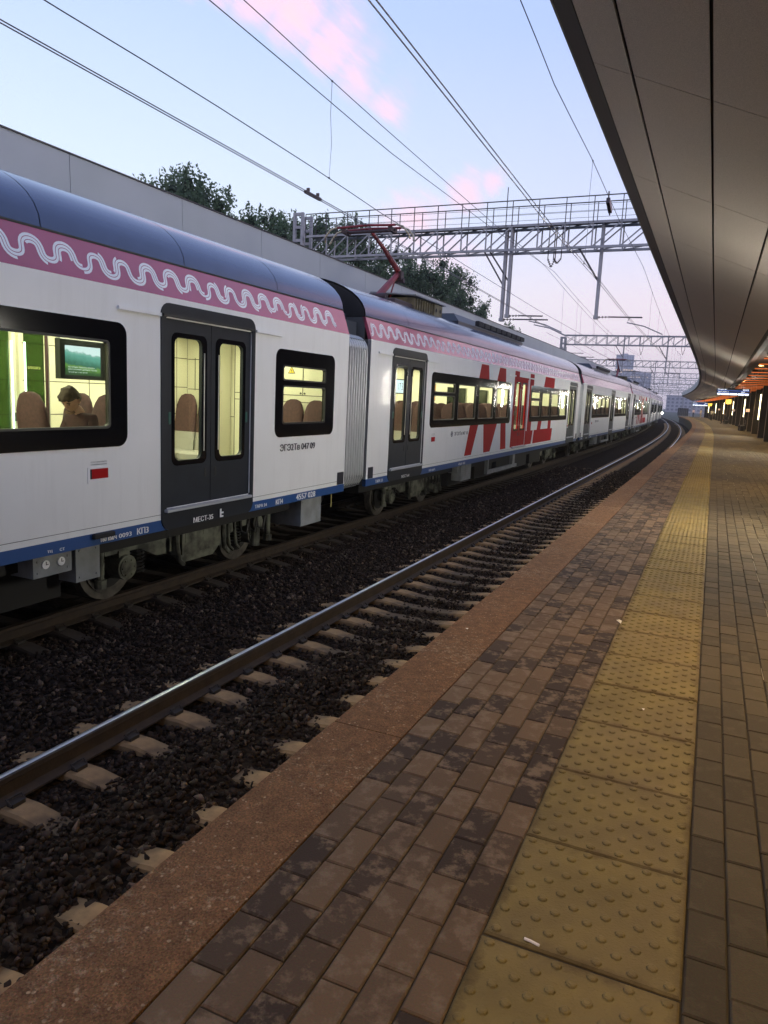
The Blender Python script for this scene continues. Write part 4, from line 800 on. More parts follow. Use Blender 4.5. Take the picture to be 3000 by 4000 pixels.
# ------------------------------------------------------------------ second carriage
def saloon(label, mid, livery):
    t = thing('train_carriage', label, 'train carriage', carriage_frame(mid), 'carriages of the commuter train')
    A, Bx, Cx = -9.40, .20, 9.60; w1 = (-8.13, -1.10); w2 = (1.45, 8.38)
    holes = [(d-.86, d+.86, .13, 2.33) for d in (A, Bx, Cx)]+[(w[0]+.05, w[1]-.05, .98, 2.05) for w in (w1, w2)]
    common(t, holes, livery)
    for w in (w1, w2):
        pn = [(w[0]+.20+k*1.71, w[0]+.20+k*1.71+1.42, 1.075, 1.905) for k in range(4)]
        window(t, w[0], w[1], .893, 2.135, pn, (0,), 1.612, 1.708)
    door(t, A); door(t, Bx, m_red if livery else m_door, not livery); door(t, Cx)
    cabin(t, -HL+.1, HL-.12, dark_windows=[(-7.6, -5.0), (2.4, 4.8), (6.2, 7.9)])
    for k in range(7):
        for w in (w1, w2):
            for y_ in (-1.25, -.78, .75, 1.25): seat(t, w[0]+.62+k*.98, y_, 1 if k % 2 else -1)
    for xx in (A-1.2, A+1.15, Bx-1.1, Bx+1.15, Cx-1.15): build('pole', MB().cyl((xx, -.6, .02), (xx, -.6, 2.35), .018, 8), m_metal, t)
    red_latch(t, -7.85)
    red_latch(t, 8.75)
    for b_, x0_, x1_ in (('ТАРА 53', -10.9, -10.55), ('160 км/ч', -8.0, -7.6), ('4560 103' if livery else '4561 029', -5.9, -5.35)): text(t, 'lettering', b_, x0_, x1_, -.105, -.045, m_wtxt, bold=.10)
    text(t, 'lettering', 'МЕСТ-64', A-.3, A+.12, -.105, -.045, m_wtxt, y=YS-.0425, bold=.07)
    text(t, 'lettering', 'ЭГЭ2Тв 047 10' if livery else 'ЭГЭ2Тв 047 11', -6.35, -5.28, .665, .755, m_ktxt, bold=.07)
    build('carriage_emblem', MB().tube([(-6.55+.055*math.cos(a*.5236), YS-.004, .71+.065*math.sin(a*.5236)) for a in range(12)], .006, 4, closed=True).box(-6.59, -6.51, YS-.005, YS-.001, .69, .70).box(-6.58, -6.52, YS-.005, YS-.001, .715, .725), m_ktxt, t)
    bogie(t, -7.45); bogie(t, 7.45)
    under_box(t, 'louvre_box', -5.25, -4.40, -.58, -.145, -1.62, slats=True); under_box(t, 'equipment_box', -5.5, -5.3, -.36, -.145, -1.6)
    tr = MB(); tr.box(-2.7, .8, -1.6, -1.5, -.60, -.50); tr.box(-2.7, -2.6, -1.6, -1.5, -.60, -.14); tr.box(.2, .5, -1.6, -1.5, -.60, -.14); build('equipment_tray', tr, m_boxg, t)
    eq = MB(); eq.cbox(-4.4, 2.8, -1.0, 1.0, 3.50, 3.86, .22); build('roof_equipment', eq, mat('roof_cover_dark', (.025, .03, .04), .4), t)
    eq2 = MB(); 
    for k in range(9): eq2.cbox(-2.9+k*.62, -2.4+k*.62, -1.12, -1.0, 3.66, 3.80, .02)
    build('roof_grille', eq2, m_under, t)
    gangway(t, HL, HL+.86)
    if livery:
        y = YS-.004
        def L_(pts): return [(s-mid, z) for s, z in pts]
        M_ = [(18.11, .11), (19.16, 2.515), (19.83, 2.515), (20.25, 1.25), (20.98, 2.515), (21.64, 2.515), (22.19, .11), (21.59, .11), (21.36, 1.35), (20.45, .11), (19.83, .11), (19.55, 1.5), (18.68, .11)]
        C_ = [(22.72, .12), (22.77, 2.51), (23.35, 2.51), (23.35, .59), (24.85, .59), (24.85, 2.51), (25.43, 2.51), (25.43, .59), (25.76, .59), (25.58, .12)]
        D_ = [(25.86, .12), (25.95, .59), (26.38, .59), (27.25, 2.51), (28.96, 2.51), (28.74, .59), (29.12, .59), (29.0, .12)]; Dh = [(26.98, .60), (27.62, 2.14), (28.27, 2.14), (28.23, .60)]
        cuts = [(w1[0]+.06, w1[1]-.06, .96, 2.07), (w2[0]+.06, w2[1]-.06, .96, 2.07), (Bx-.90, Bx+.90, .085, 2.345)]
        for lp in ([L_(M_)], [L_(C_)], [L_(D_), L_(Dh)]):
            o = build('red_letter', plate(lp, y, .006), m_red, t); bm = bmesh.new(); bm.from_mesh(o.data)
            for c in cuts:
                for co, no in (((c[0], 0, 0), (1, 0, 0)), ((c[1], 0, 0), (1, 0, 0)), ((0, 0, c[2]), (0, 0, 1)), ((0, 0, c[3]), (0, 0, 1))):
                    bmesh.ops.bisect_plane(bm, geom=bm.verts[:]+bm.edges[:]+bm.faces[:], plane_co=co, plane_no=no)
            dead = [f for f in bm.faces if any(c[0] < f.calc_center_median().x < c[1] and c[2] < f.calc_center_median().z < c[3] for c in cuts)]
            bmesh.ops.delete(bm, geom=dead, context='FACES'); bm.to_mesh(o.data); bm.free()
            vs_ = [v.co[:] for v in o.data.vertices]; fs_ = [tuple(p.vertices) for p in o.data.polygons]; own = list(range(len(vs_)))
            def find(a):
                while own[a] != a: own[a] = own[own[a]]; a = own[a]
                return a
            for f_ in fs_:
                for a_ in f_[1:]: own[find(a_)] = find(f_[0])
            bpy.data.objects.remove(o)
            for rt_ in sorted({find(f_[0]) for f_ in fs_}):
                
                ff = [f_ for f_ in fs_ if find(f_[0]) == rt_]; used = sorted({a_ for f_ in ff for a_ in f_}); ix = {a_: k_ for k_, a_ in enumerate(used)}
                me_ = build('red_letter_piece', MB().add([vs_[a_] for a_ in used], [tuple(ix[a_] for a_ in f_) for f_ in ff]), m_red, t).data
                bm = bmesh.new(); bm.from_mesh(me_); bmesh.ops.remove_doubles(bm, verts=bm.verts, dist=.0005); bm.to_mesh(me_); bm.free()
    return t
t2 = saloon('second carriage with huge red lettering, raised red pantograph and patterned pink stripe', MID[1], True)
# screens hanging in the second carriage
scn = build('screen', MB().cbox(-6.55, -5.35, -.15, -.08, 1.62, 2.0, .01), m_scrb, t2); build('picture', MB().box(-6.5, -5.4, -.156, -.152, 1.65, 1.97), emis('bluewhite_picture', (.75, .9, 1.0), 1.6), scn)
text(scn, 'caption', '17:31 м2', -6.3, -5.6, 1.72, 1.9, m_ktxt, y=-.16)
scn = build('screen', MB().cbox(-4.55, -3.55, -.15, -.08, 1.48, 1.95, .01), m_scrb, t2); pc = build('picture', MB().box(-4.5, -3.6, -.156, -.152, 1.5, 1.93), emis('orange_picture', (1.0, .38, .04), 1.3), scn)
build('picture_mark', MB().box(-4.05, -3.65, -.160, -.157, 1.66, 1.73).cyl((-3.85, -.162, 1.72), (-3.85, -.158, 1.72), .11, 12), emis('pale_mark', (.6, .75, .6), .8), scn)
build('route_map', plate([rrect(-9.95, -9.45, 1.2, 1.95, .02, 2)], .2, .01), mat('map_paper', (.8, .78, .62), .7), t2)
# roof gear of the second carriage
rb = MB(); bx0 = 16.9-MID[1]; rb.box(bx0, bx0+2.0, -.62, -.56, 3.58, 4.02); 
rb = MB()
for k in range(8): rb.box(bx0+.08+k*.17, bx0+.13+k*.17, -.60, .5, 3.62, 3.96)
rb.box(bx0+1.42, bx0+2.0, -.62, .5, 3.6, 3.98)
ro = build('resistor_box', rb, mat('weathered_ochre', (.22, .19, .10), .7, col2=(.10, .085, .05), nscale=6), t2)
build('resistor_lid', MB().add([(bx0-.05, -.68, 3.98), (bx0+2.1, -.68, 3.98), (bx0+2.1, .55, 4.06), (bx0-.05, .55, 4.06), (bx0-.05, -.68, 4.01), (bx0+2.1, -.68, 4.01), (bx0+2.1, .55, 4.09), (bx0-.05, .55, 4.09)], [(0, 1, 2, 3), (4, 5, 6, 7), (0, 1, 5, 4), (2, 3, 7, 6), (0, 3, 7, 4), (1, 2, 6, 5)]), m_boxg, ro)
for hx in (1.55, 1.85): build('box_hole', MB().cyl((bx0+hx, -.628, 3.82), (bx0+hx, -.618, 3.82), .05, 10), m_under, ro)
# pantograph
m_panto = mat('pantograph_red', (.25, .030, .036), .5, col2=(.17, .025, .028), nscale=5); m_pantd = mat('pantograph_dark', (.05, .03, .03), .6); m_horn = mat('horn_brass', (.42, .36, .24), .35, .6)
px = lambda s: s-MID[1]
pan = build('pantograph', MB().cbox(px(15.9), px(17.6), -.55, .55, 3.70, 3.80, .02), m_pantd, t2)
build('lower_arm', MB().tube([(px(16.12), 0, 3.86), (px(16.7), 0, 4.22), (px(17.26), 0, 4.56)], [.085, .08, .065], 10), m_panto, pan)
build('arm_pivot', MB().cyl((px(16.14), -.22, 3.86), (px(16.14), .22, 3.86), .09, 12).box(px(17.2), px(17.36), -.12, .12, 4.42, 4.62).cyl((px(17.3), -.16, 4.40), (px(17.3), .16, 4.40), .06, 8), m_pantd, pan)
build('upper_arm', MB().tube([(px(17.28), 0, 4.62), (px(16.4), 0, 4.98), (px(15.55), 0, 5.26)], [.075, .05, .035], 8), m_panto, pan)
build('coupling_rod', MB().tube([(px(17.32), .1, 4.42), (px(16.95), .1, 3.82)], .022, 6), m_panto, pan)
for dxx in (-.16, .16):
    build('contact_strip', MB().tube([(px(15.52)+dxx, y, 5.30+(.0 if abs(y) < .55 else -.02)) for y in (-.72, -.55, 0, .55, .72)], .028, 8), m_panto, pan)
    build('horn', MB().tube([(px(15.52)+dxx, -.72, 5.29), (px(15.52)+dxx, -.90, 5.24), (px(15.52)+dxx, -1.02, 5.10), (px(15.52)+dxx*.6, -1.06, 4.98)], .02, 7), m_horn, pan)
    build('horn', MB().tube([(px(15.52)+dxx, .72, 5.29), (px(15.52)+dxx, .90, 5.24), (px(15.52)+dxx, 1.02, 5.10), (px(15.52)+dxx*.6, 1.06, 4.98)], .02, 7), m_horn, pan)
build('head_frame', MB().box(px(15.36), px(15.70), -.62, -.54, 5.16, 5.26).box(px(15.36), px(15.70), .54, .62, 5.16, 5.26).cyl((px(15.53), -.62, 5.2), (px(15.53), .62, 5.2), .035, 8), m_pantd, pan)
# ------------------------------------------------------------------ the rest of the train
t3 = saloon('third carriage, plain white with dark doors, just behind the red lettered one', MID[2], False)
t4 = copy_tree(t2, carriage_frame(MID[3])); t4['label'] = 'fourth carriage, smaller red lettering in the distance and a second pantograph'
t5 = copy_tree(t3, carriage_frame(MID[4])); t5['label'] = 'fifth carriage, far down the train where the line curves away'
t6 = copy_tree(t3, carriage_frame(MID[5]) @ Matrix.Translation((-HL, 0, 0)) @ Matrix.Rotation(math.radians(-1.3), 4, 'Z') @ Matrix.Translation((HL, 0, 0))); t6['label'] = 'last visible carriage with the lit headlamp at its nose'
m_head = emis('headlamp_glow', (1.0, .95, .8), 60.0)
nose = MB()
v = []; prof = [(YS, -.13), (YS, 2.5), (-1.55, 3.1), (-.9, 3.55), (0, 3.72), (.9, 3.55), (1.55, 3.1), (1.74, 2.5), (1.74, -.13)]
for x_, k_, dz in ((HL+.02, 1.0, 0), (HL+.9, .97, 0), (HL+1.7, .86, -.02), (HL+2.1, .70, -.05)):
    v += [(x_-(.9*max(0, (z-1.2)/2.5) if x_ > HL+.5 else 0), y*k_, .4+(z-.4)*(k_*.5+.5)) for y, z in prof]
n_ = len(prof); nose.add(v, [(i*n_+k, i*n_+k+1, (i+1)*n_+k+1, (i+1)*n_+k) for i in range(3) for k in range(n_-1)]+[tuple(3*n_+k for k in range(n_))])
build('cab_nose', nose, m_wpaint, t6, smooth=True); build('headlamp', MB().ball((HL+.75, -1.72, .75), (.17, .17, .15)).ball((HL+2.03, 1.02, .72), (.10, .16, .12)), m_head, t6)
# ================================================================== canopies
m_soff = mat('soffit_panel', (.66, .60, .535), .42, .1, col2=(.45, .405, .36), nscale=150, bump=.12, bscale=350, coords='World', detail=2)
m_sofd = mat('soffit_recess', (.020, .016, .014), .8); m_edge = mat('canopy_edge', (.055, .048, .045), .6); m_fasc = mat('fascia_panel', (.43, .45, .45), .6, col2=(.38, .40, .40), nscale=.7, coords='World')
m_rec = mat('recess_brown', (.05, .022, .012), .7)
can = thing('platform_canopy', 'long brown panelled canopy hanging over the near platform', 'canopy', Matrix.Translation(P(0, 0, 4.3)))
def zs(o): return 4.30+.42*(o-1.31)
C0, C1 = -8.69, 172.0; STRIPS = [(1.31, 1.165), (1.155, .862), (.838, .272), (.248, -.328), (-.352, -.87)]
nb = int((C1-C0)/3.0)
for i in range(nb):
    a, b = C0+3*i, C0+3*i+3; ss = list(np.linspace(a+.007, b-.007, 4))
    for j, (o0, o1) in enumerate(STRIPS):
        if j == 0: continue
        build('soffit_panel', MB().sweep([(o0, zs(o0)), (o1, zs(o1)), (o1, zs(o1)+.03), (o0, zs(o0)+.03)], ss), m_soff, can, True)
SC_ = list(np.arange(C0, C1+.1, 3.0))
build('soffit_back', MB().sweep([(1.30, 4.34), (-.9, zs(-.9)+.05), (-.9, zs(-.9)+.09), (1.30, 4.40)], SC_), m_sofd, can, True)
build('edge_trim', MB().sweep([(1.31, 4.30), (1.165, zs(1.165)-.002), (1.165, zs(1.165)+.05), (1.31, 4.36)], SC_), m_edge, can, True)
for i in range(int((C1-C0)/2.66)):
    a = C0+2.66*i; build('fascia_panel', MB().sweep([(1.34, 4.33), (1.34, 5.06), (1.30, 5.06), (1.30, 4.33)], [a+.006, a+1.33, a+2.654]), m_fasc, can, True)
build('canopy_roof', MB().sweep([(1.29, 5.05), (-2.5, 4.5), (-8.0, 5.05), (-8.0, 4.95), (-2.5, 4.4), (1.29, 4.95)], SC_), m_edge, can, True)
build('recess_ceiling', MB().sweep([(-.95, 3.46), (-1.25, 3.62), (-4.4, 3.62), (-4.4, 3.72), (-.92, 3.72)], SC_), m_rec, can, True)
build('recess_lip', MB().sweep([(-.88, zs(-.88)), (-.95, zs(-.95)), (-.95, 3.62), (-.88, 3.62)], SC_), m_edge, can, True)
build('rear_soffit', MB().sweep([(-4.4, 3.5), (-8.0, 4.4), (-8.0, 4.5), (-4.4, 3.6)], SC_), m_soff, can, True)
# transverse light bars in the recess
m_bar = emis('orange_bar_light', (1.0, .22, .05), .22*LAMP)
bar_mesh = None
for i, s in enumerate(np.arange(4.6, 168, 3.0)):
    M = frame(s, -2.0, 3.22)
    if bar_mesh is None:
        bar_mesh = MB().box(-.02, .02, -.85, .80, -.018, .018).mesh('light_bar'); bar_mesh.materials.append(m_bar)
        br_mesh = MB().cyl((0, .35, .02), (0, .35, .40), .012, 6).cyl((0, -.45, .02), (0, -.45, .40), .012, 6).box(-.03, .03, -.85, .80, .018, .034).mesh('bar_hanger'); br_mesh.materials.append(m_sofd)
    o = bpy.data.objects.new('light_bar', bar_mesh); COL.objects.link(o); o.matrix_world = M; tag(o, 'thin orange lit bar hanging across the canopy recess', 'light bar', 'orange light bars under the canopy')
    h = bpy.data.objects.new('bar_hanger', br_mesh); COL.objects.link(h); h.parent = o
# fins
m_fin = mat('black_fin', (.014, .012, .011), .55, col2=(.02, .018, .016), nscale=12, bump=.1); m_fine = mat('fin_edge', (.30, .26, .23), .5)
FIN_S = list(np.arange(45.4-7*5.9, 170, 6.9)); FIN_S = [3.9, 10.8, 17.7, 24.6, 31.5, 38.4, 45.4, 52.0, 60.2, 67.5, 73.8, 80.2, 88.5, 95.0, 101.5, 108, 114.5, 121, 127.5, 134, 140.5, 147, 153.5, 160, 166.5]
def fin_o(s): return -2.56-.0058*max(0, s-45)
proto = None
for i, s in enumerate(FIN_S):
    M = frame(s, fin_o(s), 0)
    if proto is None:
        proto = thing('canopy_fin', 'black upright fin with pale edge holding the canopy', 'canopy support', M, 'black fins along the middle of the platform')
        build('fin_panel', MB().cbox(-.09, .09, -2.2, -.022, .0, 3.60, .004), m_fin, proto); build('fin_edge', MB().cbox(-.05, .05, -.020, .0, .02, 3.55, .004), m_fine, proto)
    else: copy_tree(proto, M)
# tube lamps fixed to every third fin
m_tube = emis('tube_glow', (1.0, .86, .52), 2.0*LAMP)
pl = None
for i, s in enumerate(FIN_S):
    if i % 3 != 1: continue
    M = frame(s-.1, fin_o(s)+.03, 1.10)
    if pl is None:
        pl = thing('tube_lamp', 'glowing upright tube lamp fixed to the edge of a black fin', 'lamp', M, 'tube lamps on the black fins')
        build('tube', MB().cyl((0, .035, .02), (0, .035, 1.60), .032, 12), m_tube, pl); build('bracket', MB().box(-.03, .03, -.03, .0, .0, 1.62).cyl((0, .035, -.02), (0, .035, .02), .036, 10).cyl((0, .035, 1.6), (0, .035, 1.64), .036, 10), m_edge, pl)
        ld = bpy.data.lights.new('tube_light', 'AREA'); ld.shape = 'RECTANGLE'; ld.size = .12; ld.size_y = 1.55; ld.energy = 92*LAMP; ld.color = (1.0, .94, .82); ld.specular_factor = .4
        lo = bpy.data.objects.new('tube_light', ld); COL.objects.link(lo); lo.parent = pl; lo.matrix_local = Matrix.Translation((0, .08, .82)) @ Matrix.Rotation(math.radians(90), 4, 'X')
    else: copy_tree(pl, M)
# downlights in the canopy recess, one line along the platform
m_dl = emis('downlight_glow', (1.0, .74, .38), 2.0*LAMP)
dl = None
for i, s in enumerate(np.arange(-1.0, 168, 6.0)):
    M = frame(s, -1.55, 3.60)
    if dl is None:
        dl = thing('downlight', 'small warm downlight set in the canopy recess', 'lamp', M, 'downlights in the canopy recess')
        build('housing', MB().tube([(0, 0, -.085), (0, 0, .02)], .105, 16, caps=False), m_sofd, dl); build('lens', MB().cyl((0, 0, .0), (0, 0, .012), .095, 14), m_dl, dl)
        ld = bpy.data.lights.new('downlight_lamp', 'AREA'); ld.shape = 'DISK'; ld.size = .14; ld.energy = 54*LAMP; ld.color = (1.0, .62, .22); ld.spread = math.radians(165)
        lo = bpy.data.objects.new('downlight_lamp', ld); COL.objects.link(lo); lo.parent = dl; lo.matrix_local = Matrix.Translation((0, 0, -.012))
    else: copy_tree(dl, M)
# opposite platform and its canopy
opp = thing('opposite_platform', 'far platform behind the train, in shadow', None, Matrix.Translation(P(0, 9.5, 0)), kind='structure')
build('platform_body', MB().sweep([(9.48, -.02), (9.48, -1.9), (16, -1.9), (16, -.02)], list(np.arange(-20, 170, 2.0))), m_slab, opp, True)
oc = thing('opposite_canopy', 'grey fascia of the canopy behind the train', 'canopy', Matrix.Translation(P(0, 9.6, 4.4)))
a = -25.0; k = 0
SEAM0 = 8.97-2.664*13
for i in range(72):
    a = SEAM0+2.664*i
    build('fascia_panel', MB().sweep([(9.58, 4.36), (9.60, 5.06), (9.66, 5.06), (9.66, 4.36)], [a+.006, a+1.33, a+2.658]), m_fasc, oc, True)
build('canopy_underside', MB().sweep([(9.60, 4.34), (12.0, 3.5), (15.5, 4.5), (15.5, 4.6), (12.0, 3.6), (9.66, 4.44)], list(np.arange(-25, 166, 2.66))), mat('ochre_underside', (.30, .20, .06), .6), oc, True)
build('canopy_top', MB().sweep([(9.67, 5.03), (12.5, 4.6), (12.5, 4.5), (9.67, 4.93)], list(np.arange(-25, 166, 2.66))), m_edge, oc, True)
build('coping', MB().sweep([(9.58, 5.062), (9.70, 5.062), (9.70, 5.085), (9.58, 5.085)], list(np.arange(-25, 166, 2.66))), m_edge, oc, True)
pf = None
for s in np.arange(-18, 160, 9.0):
    M = frame(s, 12.4, 0)
    if pf is None:
        pf = thing('canopy_post', 'dark round post under the opposite canopy', 'post', M, 'posts under the opposite canopy'); build('shaft', MB().cyl((0, 0, 0), (0, 0, 3.62), .16, 12), m_edge, pf)
    else: copy_tree(pf, M)
rw = thing('added_dark_wall', 'unseen dark wall added behind the near platform to block light', 'wall', Matrix.Translation(P(0, -8.8, 0)))  # unseen wall, added to cut light and sky reflections from behind the platform
build('wall_face', MB().sweep([(-8.6, .004), (-8.6, 4.3), (-8.75, 4.3), (-8.75, .004)], list(np.arange(-15, 170, 3.0))), mat('added_wall_dark', (.05, .042, .036), .6, col2=(.035, .03, .026), nscale=.6, coords='World'), rw, True)
# ================================================================== overhead line: gantries
m_galv = mat('galvanised_steel', (.36, .37, .39), .5, .5, col2=(.28, .29, .31), nscale=3); m_galvd = mat('dark_steel', (.07, .065, .07), .55, .4); m_ins = mat('insulator_brown', (.05, .03, .03), .3)
def insulator(mb, a, b, n=4, r=.055):
    a = Vector(a); b = Vector(b); mb.tube([a, b], .015, 5)
    for k in range(n): p = a.lerp(b, (k+.5)/n); d = (b-a).normalized()*.02; mb.tube([p-d, p+d], [r, r*.6], 8)
    return mb
INST = {}
def inst(t, name, key, fn, m, loc):
    key = (name, key)
    if key not in INST:
        me = fn().mesh(name); me.materials.append(m); bm = bmesh.new(); bm.from_mesh(me); bmesh.ops.recalc_face_normals(bm, faces=bm.faces); bm.to_mesh(me); bm.free(); INST[key] = me
    o = bpy.data.objects.new(name, INST[key]); COL.objects.link(o); o.parent = t; o.location = loc; return o
def gantry(s, label, o0, o1, z0=8.1, z1=9.1, rail=False, posts=(), towers=(), vees=(), det=True):
    t = thing('overhead_gantry', label, 'gantry', frame(s, 0, 0), 'steel gantries over the tracks')
    hx = .42
    for nm, z in (('bottom_chord', z0), ('top_chord', z1)):
        for x in (-hx, hx): build(nm, MB().box(x-.05, x+.05, o1, o0, z-.05, z+.05), m_galv, t)
    n = int(round((o0-o1)/1.15)); br = MB(); st = MB()
    for i in range(n):
        y = o1+(o0-o1)*i/n; y2 = o1+(o0-o1)*(i+1)/n
        for x in (-hx, hx):
            if det or x < 0: inst(t, 'upright', ('u', z1-z0), lambda: MB().bar((0, 0, 0), (0, 0, z1-z0), .055), m_galv, (x, y, z0))
            inst(t, 'diagonal', ('d', round(y2-y, 3), z1-z0), lambda: MB().bar((0, y2-y, 0), (0, 0, z1-z0), .05), m_galv, (x, y, z0))
        if det:
            for zz in (z0, z1): inst(t, 'cross_brace', ('c', round(y2-y, 3)), lambda: MB().bar((0, 0, 0), (2*hx, y2-y, 0), .04), m_galv, (-hx, y, zz))
    if rail:
        rl = MB(); wk = MB(); 
        for x in (-.5, .5):
            for i in range(n+1):
                y = o1+(o0-o1)*i/n; inst(t, 'railing_post', 'rp', lambda: MB().bar((0, 0, 0), (0, 0, 1.02), .032), m_galvd, (x, y, z1))
            build('handrail', MB().tube([(x, o1, z1+1.03), (x, (o0+o1)/2, z1+1.03), (x, o0, z1+1.03)], .024, 6), m_galvd, t)
            for zz in (.42, .70): build('railing_wire', MB().tube([(x, o1, z1+zz), (x, o0, z1+zz)], .008, 4), m_galvd, t)
        build('walkway', wk.box(-.3, .3, o1, o0, z1+.055, z1+.085), m_galvd, t)
        build('aerial', MB().cyl((-.5, 9.2, z1), (-.5, 9.2, z1+1.6), .02, 6), m_galvd, t)
    for (y, zb, arm_y, both) in posts:
        p = MB()
        for x in (-.09, .09): p.box(x-.035, x+.035, y-.06, y+.06, zb, z1+.1)
        for k in range(6): p.bar((-.09, y, zb+.2+k*.45), (.09, y, zb+.45+k*.45), .03)
        p.box(-.14, .14, y-.09, y+.09, zb-.02, zb+.12); ob = build('drop_post', p, m_galv, t)
        build('brace', MB().bar((0, y, zb+1.5), (-.35, y+.9, z0), .06), m_galvd, ob)
        am = MB(); insulator(am, (0, y-.08, zb+.06), (0, y-.62, zb+.07)); am.tube([(0, y-.6, zb+.07), (0, arm_y-.15, zb+.05)], .03, 8); build('registration_tube', am, m_galvd, ob)
        am = MB(); am.tube([(0, arm_y+.35, zb+.05), (0, arm_y+.45, zb-.16), (.1, arm_y-.25, zb-.30), (.18, arm_y-1.0, zb-.62)], .026, 6); build('steady_arm', am, m_galv, ob)
    for (y, zv) in vees:
        v = MB(); insulator(v, (0, y+.16, z0-.35), (0, y, zv)); insulator(v, (0, y-.16, z0-.35), (0, y, zv)); v.tube([(0, y+.16, z1), (0, y+.16, z0-.35)], .022, 5); v.tube([(0, y-.16, z1), (0, y-.16, z0-.35)], .022, 5); build('insulator_string', v, m_ins, t)
    for (y, zt, zb) in towers:
        w = MB()
        for x in (-.42, .42):
            for yy in (-.22, .22): w.box(x-.07, x+.07, y+yy-.065, y+yy+.065, zb, zt)
            k = zt-.14
            while k > zb: w.box(x-.06, x+.06, y-.155, y+.155, k, k+.135); k -= .62
        build('pylon', w, m_galv, t)
    return t
gantry(33.0, 'nearest gantry, with a railed walkway on top', 19.3, -9.5, rail=True, posts=[(9.0, 5.28, 7.54, 1), (9.25, 5.12, 7.3, 1), (5.1, 5.22, 3.35, 1)], towers=[(19.75, 10.25, -1.9), (-10, 9.2, -1.9)], vees=[(7.2, 7.40), (6.95, 7.55)])
gantry(85.0, 'second gantry along the line, without a railing', 15.6, -9.5, posts=[(4.75, 5.18, 3.4, 1), (9.2, 5.3, 7.5, 1)], towers=[(15.75, 8.9, -1.9), (-10, 9.0, -1.9)], vees=[(7.4, 7.1), (3.2, 7.2)])
gantry(130.0, 'third gantry along the line', 18.3, -9.5, posts=[(4.9, 5.2, 3.4, 1), (7.0, 5.3, 7.4, 1)], towers=[(18.5, 9.4, -1.9), (-10, 9.0, -1.9)], vees=[(7.5, 7.1)])
for i, s in enumerate((172, 212, 250, 288, 324, 358)):
    gantry(float(s), ['fourth gantry along the line', 'fifth gantry along the line', 'sixth gantry along the line', 'seventh gantry, faint in the haze', 'eighth gantry, faint in the haze', 'farthest gantry, almost lost in the haze'][i], 24, -14, posts=[(5.2, 5.2, 3.4, 1), (9.2, 5.3, 7.5, 1), (14.6, 5.3, 13, 1), (-5, 5.3, -6.5, 1)], towers=[(24, 9.6, -1.9), (11.5, 9.4, -1.9), (-14, 9.4, -1.9)], vees=[(7.5, 7.1), (3.3, 7.1), (13, 7.1)], det=i < 2)
def mast(s, o, zt, label):
    t = thing('catenary_mast', label, 'mast', frame(s, o, 0), 'steel lattice masts')
    w = MB()
    for x in (-.22, .22):
        for y in (-.14, .14): w.box(x-.045, x+.045, y-.045, y+.045, -1.9, zt)
    for k in np.arange(-1.5, zt-.2, .55):
        w.box(-.22, .22, -.16, -.10, k, k+.09); w.box(-.22, .22, .10, .16, k, k+.09)
    build('shaft', w, m_galv, t)
    build('bracket_tube', insulator(MB(), (0, -.2, 5.35), (0, -.7, 5.36)).tube([(0, -.6, 5.35), (0, -2.4, 5.3)], .03, 6).tube([(-.1, .2, 5.6), (-.1, -1.6, 5.6)], .03, 6), m_galvd, t)
mast(61, 11.6, 6.1, 'lattice mast rising behind the canopy, right of the big trees'); mast(106, 11.6, 6.2, 'lattice mast farther off, behind the second gantry')
# ================================================================== overhead wires
m_cu = mat('contact_copper', (.16, .14, .15), .4, .7); m_wire = mat('wire_grey', (.07, .07, .085), .5, .5)
def wire(name, label, cat, table, o, r, group=None, drops=(), m=m_wire, ooff=0.0):
    ss = [p[0] for p in table]; zz = [p[1] for p in table]; S_ = list(np.arange(ss[0], min(ss[-1], 60), 1.5))+list(np.arange(60, ss[-1]+.1, 4.0))
    oo = (lambda s: o(s)+ooff) if callable(o) else (lambda s: o+ooff)
    pts = [P(s, oo(s), float(np.interp(s, ss, zz))) for s in S_]
    t = thing(name, label, cat, Matrix.Translation(pts[0]), group); build('strand', MB().tube(pts, r, 5), m, t, True)
    d = MB()
    for s, zl in drops:
        zt = float(np.interp(s, ss, zz)); mid = (zt+zl)/2
        build('dropper', MB().tube([P(s, oo(s), zt), P(s, oo(s)+.012, mid+.3), P(s+.03, oo(s)-.015, mid-.25), P(s, oo(s), zl)], .0045, 4).ball(P(s, oo(s), zt), .022, n=6, m=4).ball(P(s, oo(s), zl), .022, n=6, m=4), m_wire, t, True)
    return t
def sag(pairs, dip):
    out = []
    for (a, za), (b, zb) in zip(pairs[:-1], pairs[1:]):
        for k in range(8): u = k/8; out.append((a+(b-a)*u, za+(zb-za)*u-dip*4*u*(1-u)))
    return out+[pairs[-1]]
NC = [(-12, 5.6), (6.8, 5.27), (15.6, 5.04), (21.4, 5.03), (29, 4.88), (85, 4.86), (130, 4.86), (358, 4.86)]
FC = [(-12, 5.6), (6.1, 5.41), (14.3, 5.32), (33, 5.05), (85, 5.0), (358, 5.0)]
zig = lambda o: (lambda s: o+.18*math.sin((s-10)/50*3.1416*1.0))
wire('contact_wire', 'double contact wire above the empty near track', 'overhead wire', NC, 3.33, .0085, 'contact wires over the near track', m=m_cu)
wire('contact_wire', 'double contact wire above the empty near track', 'overhead wire', NC, 3.40, .0085, 'contact wires over the near track', m=m_cu)
wire('contact_wire', 'double contact wire touched by the raised pantograph', 'overhead wire', FC, 7.52, .0085, 'contact wires over the train', m=m_cu)
wire('contact_wire', 'double contact wire touched by the raised pantograph', 'overhead wire', FC, 7.585, .0085, 'contact wires over the train', m=m_cu)
def zi(t, s): return float(np.interp(s, [p[0] for p in t], [p[1] for p in t]))
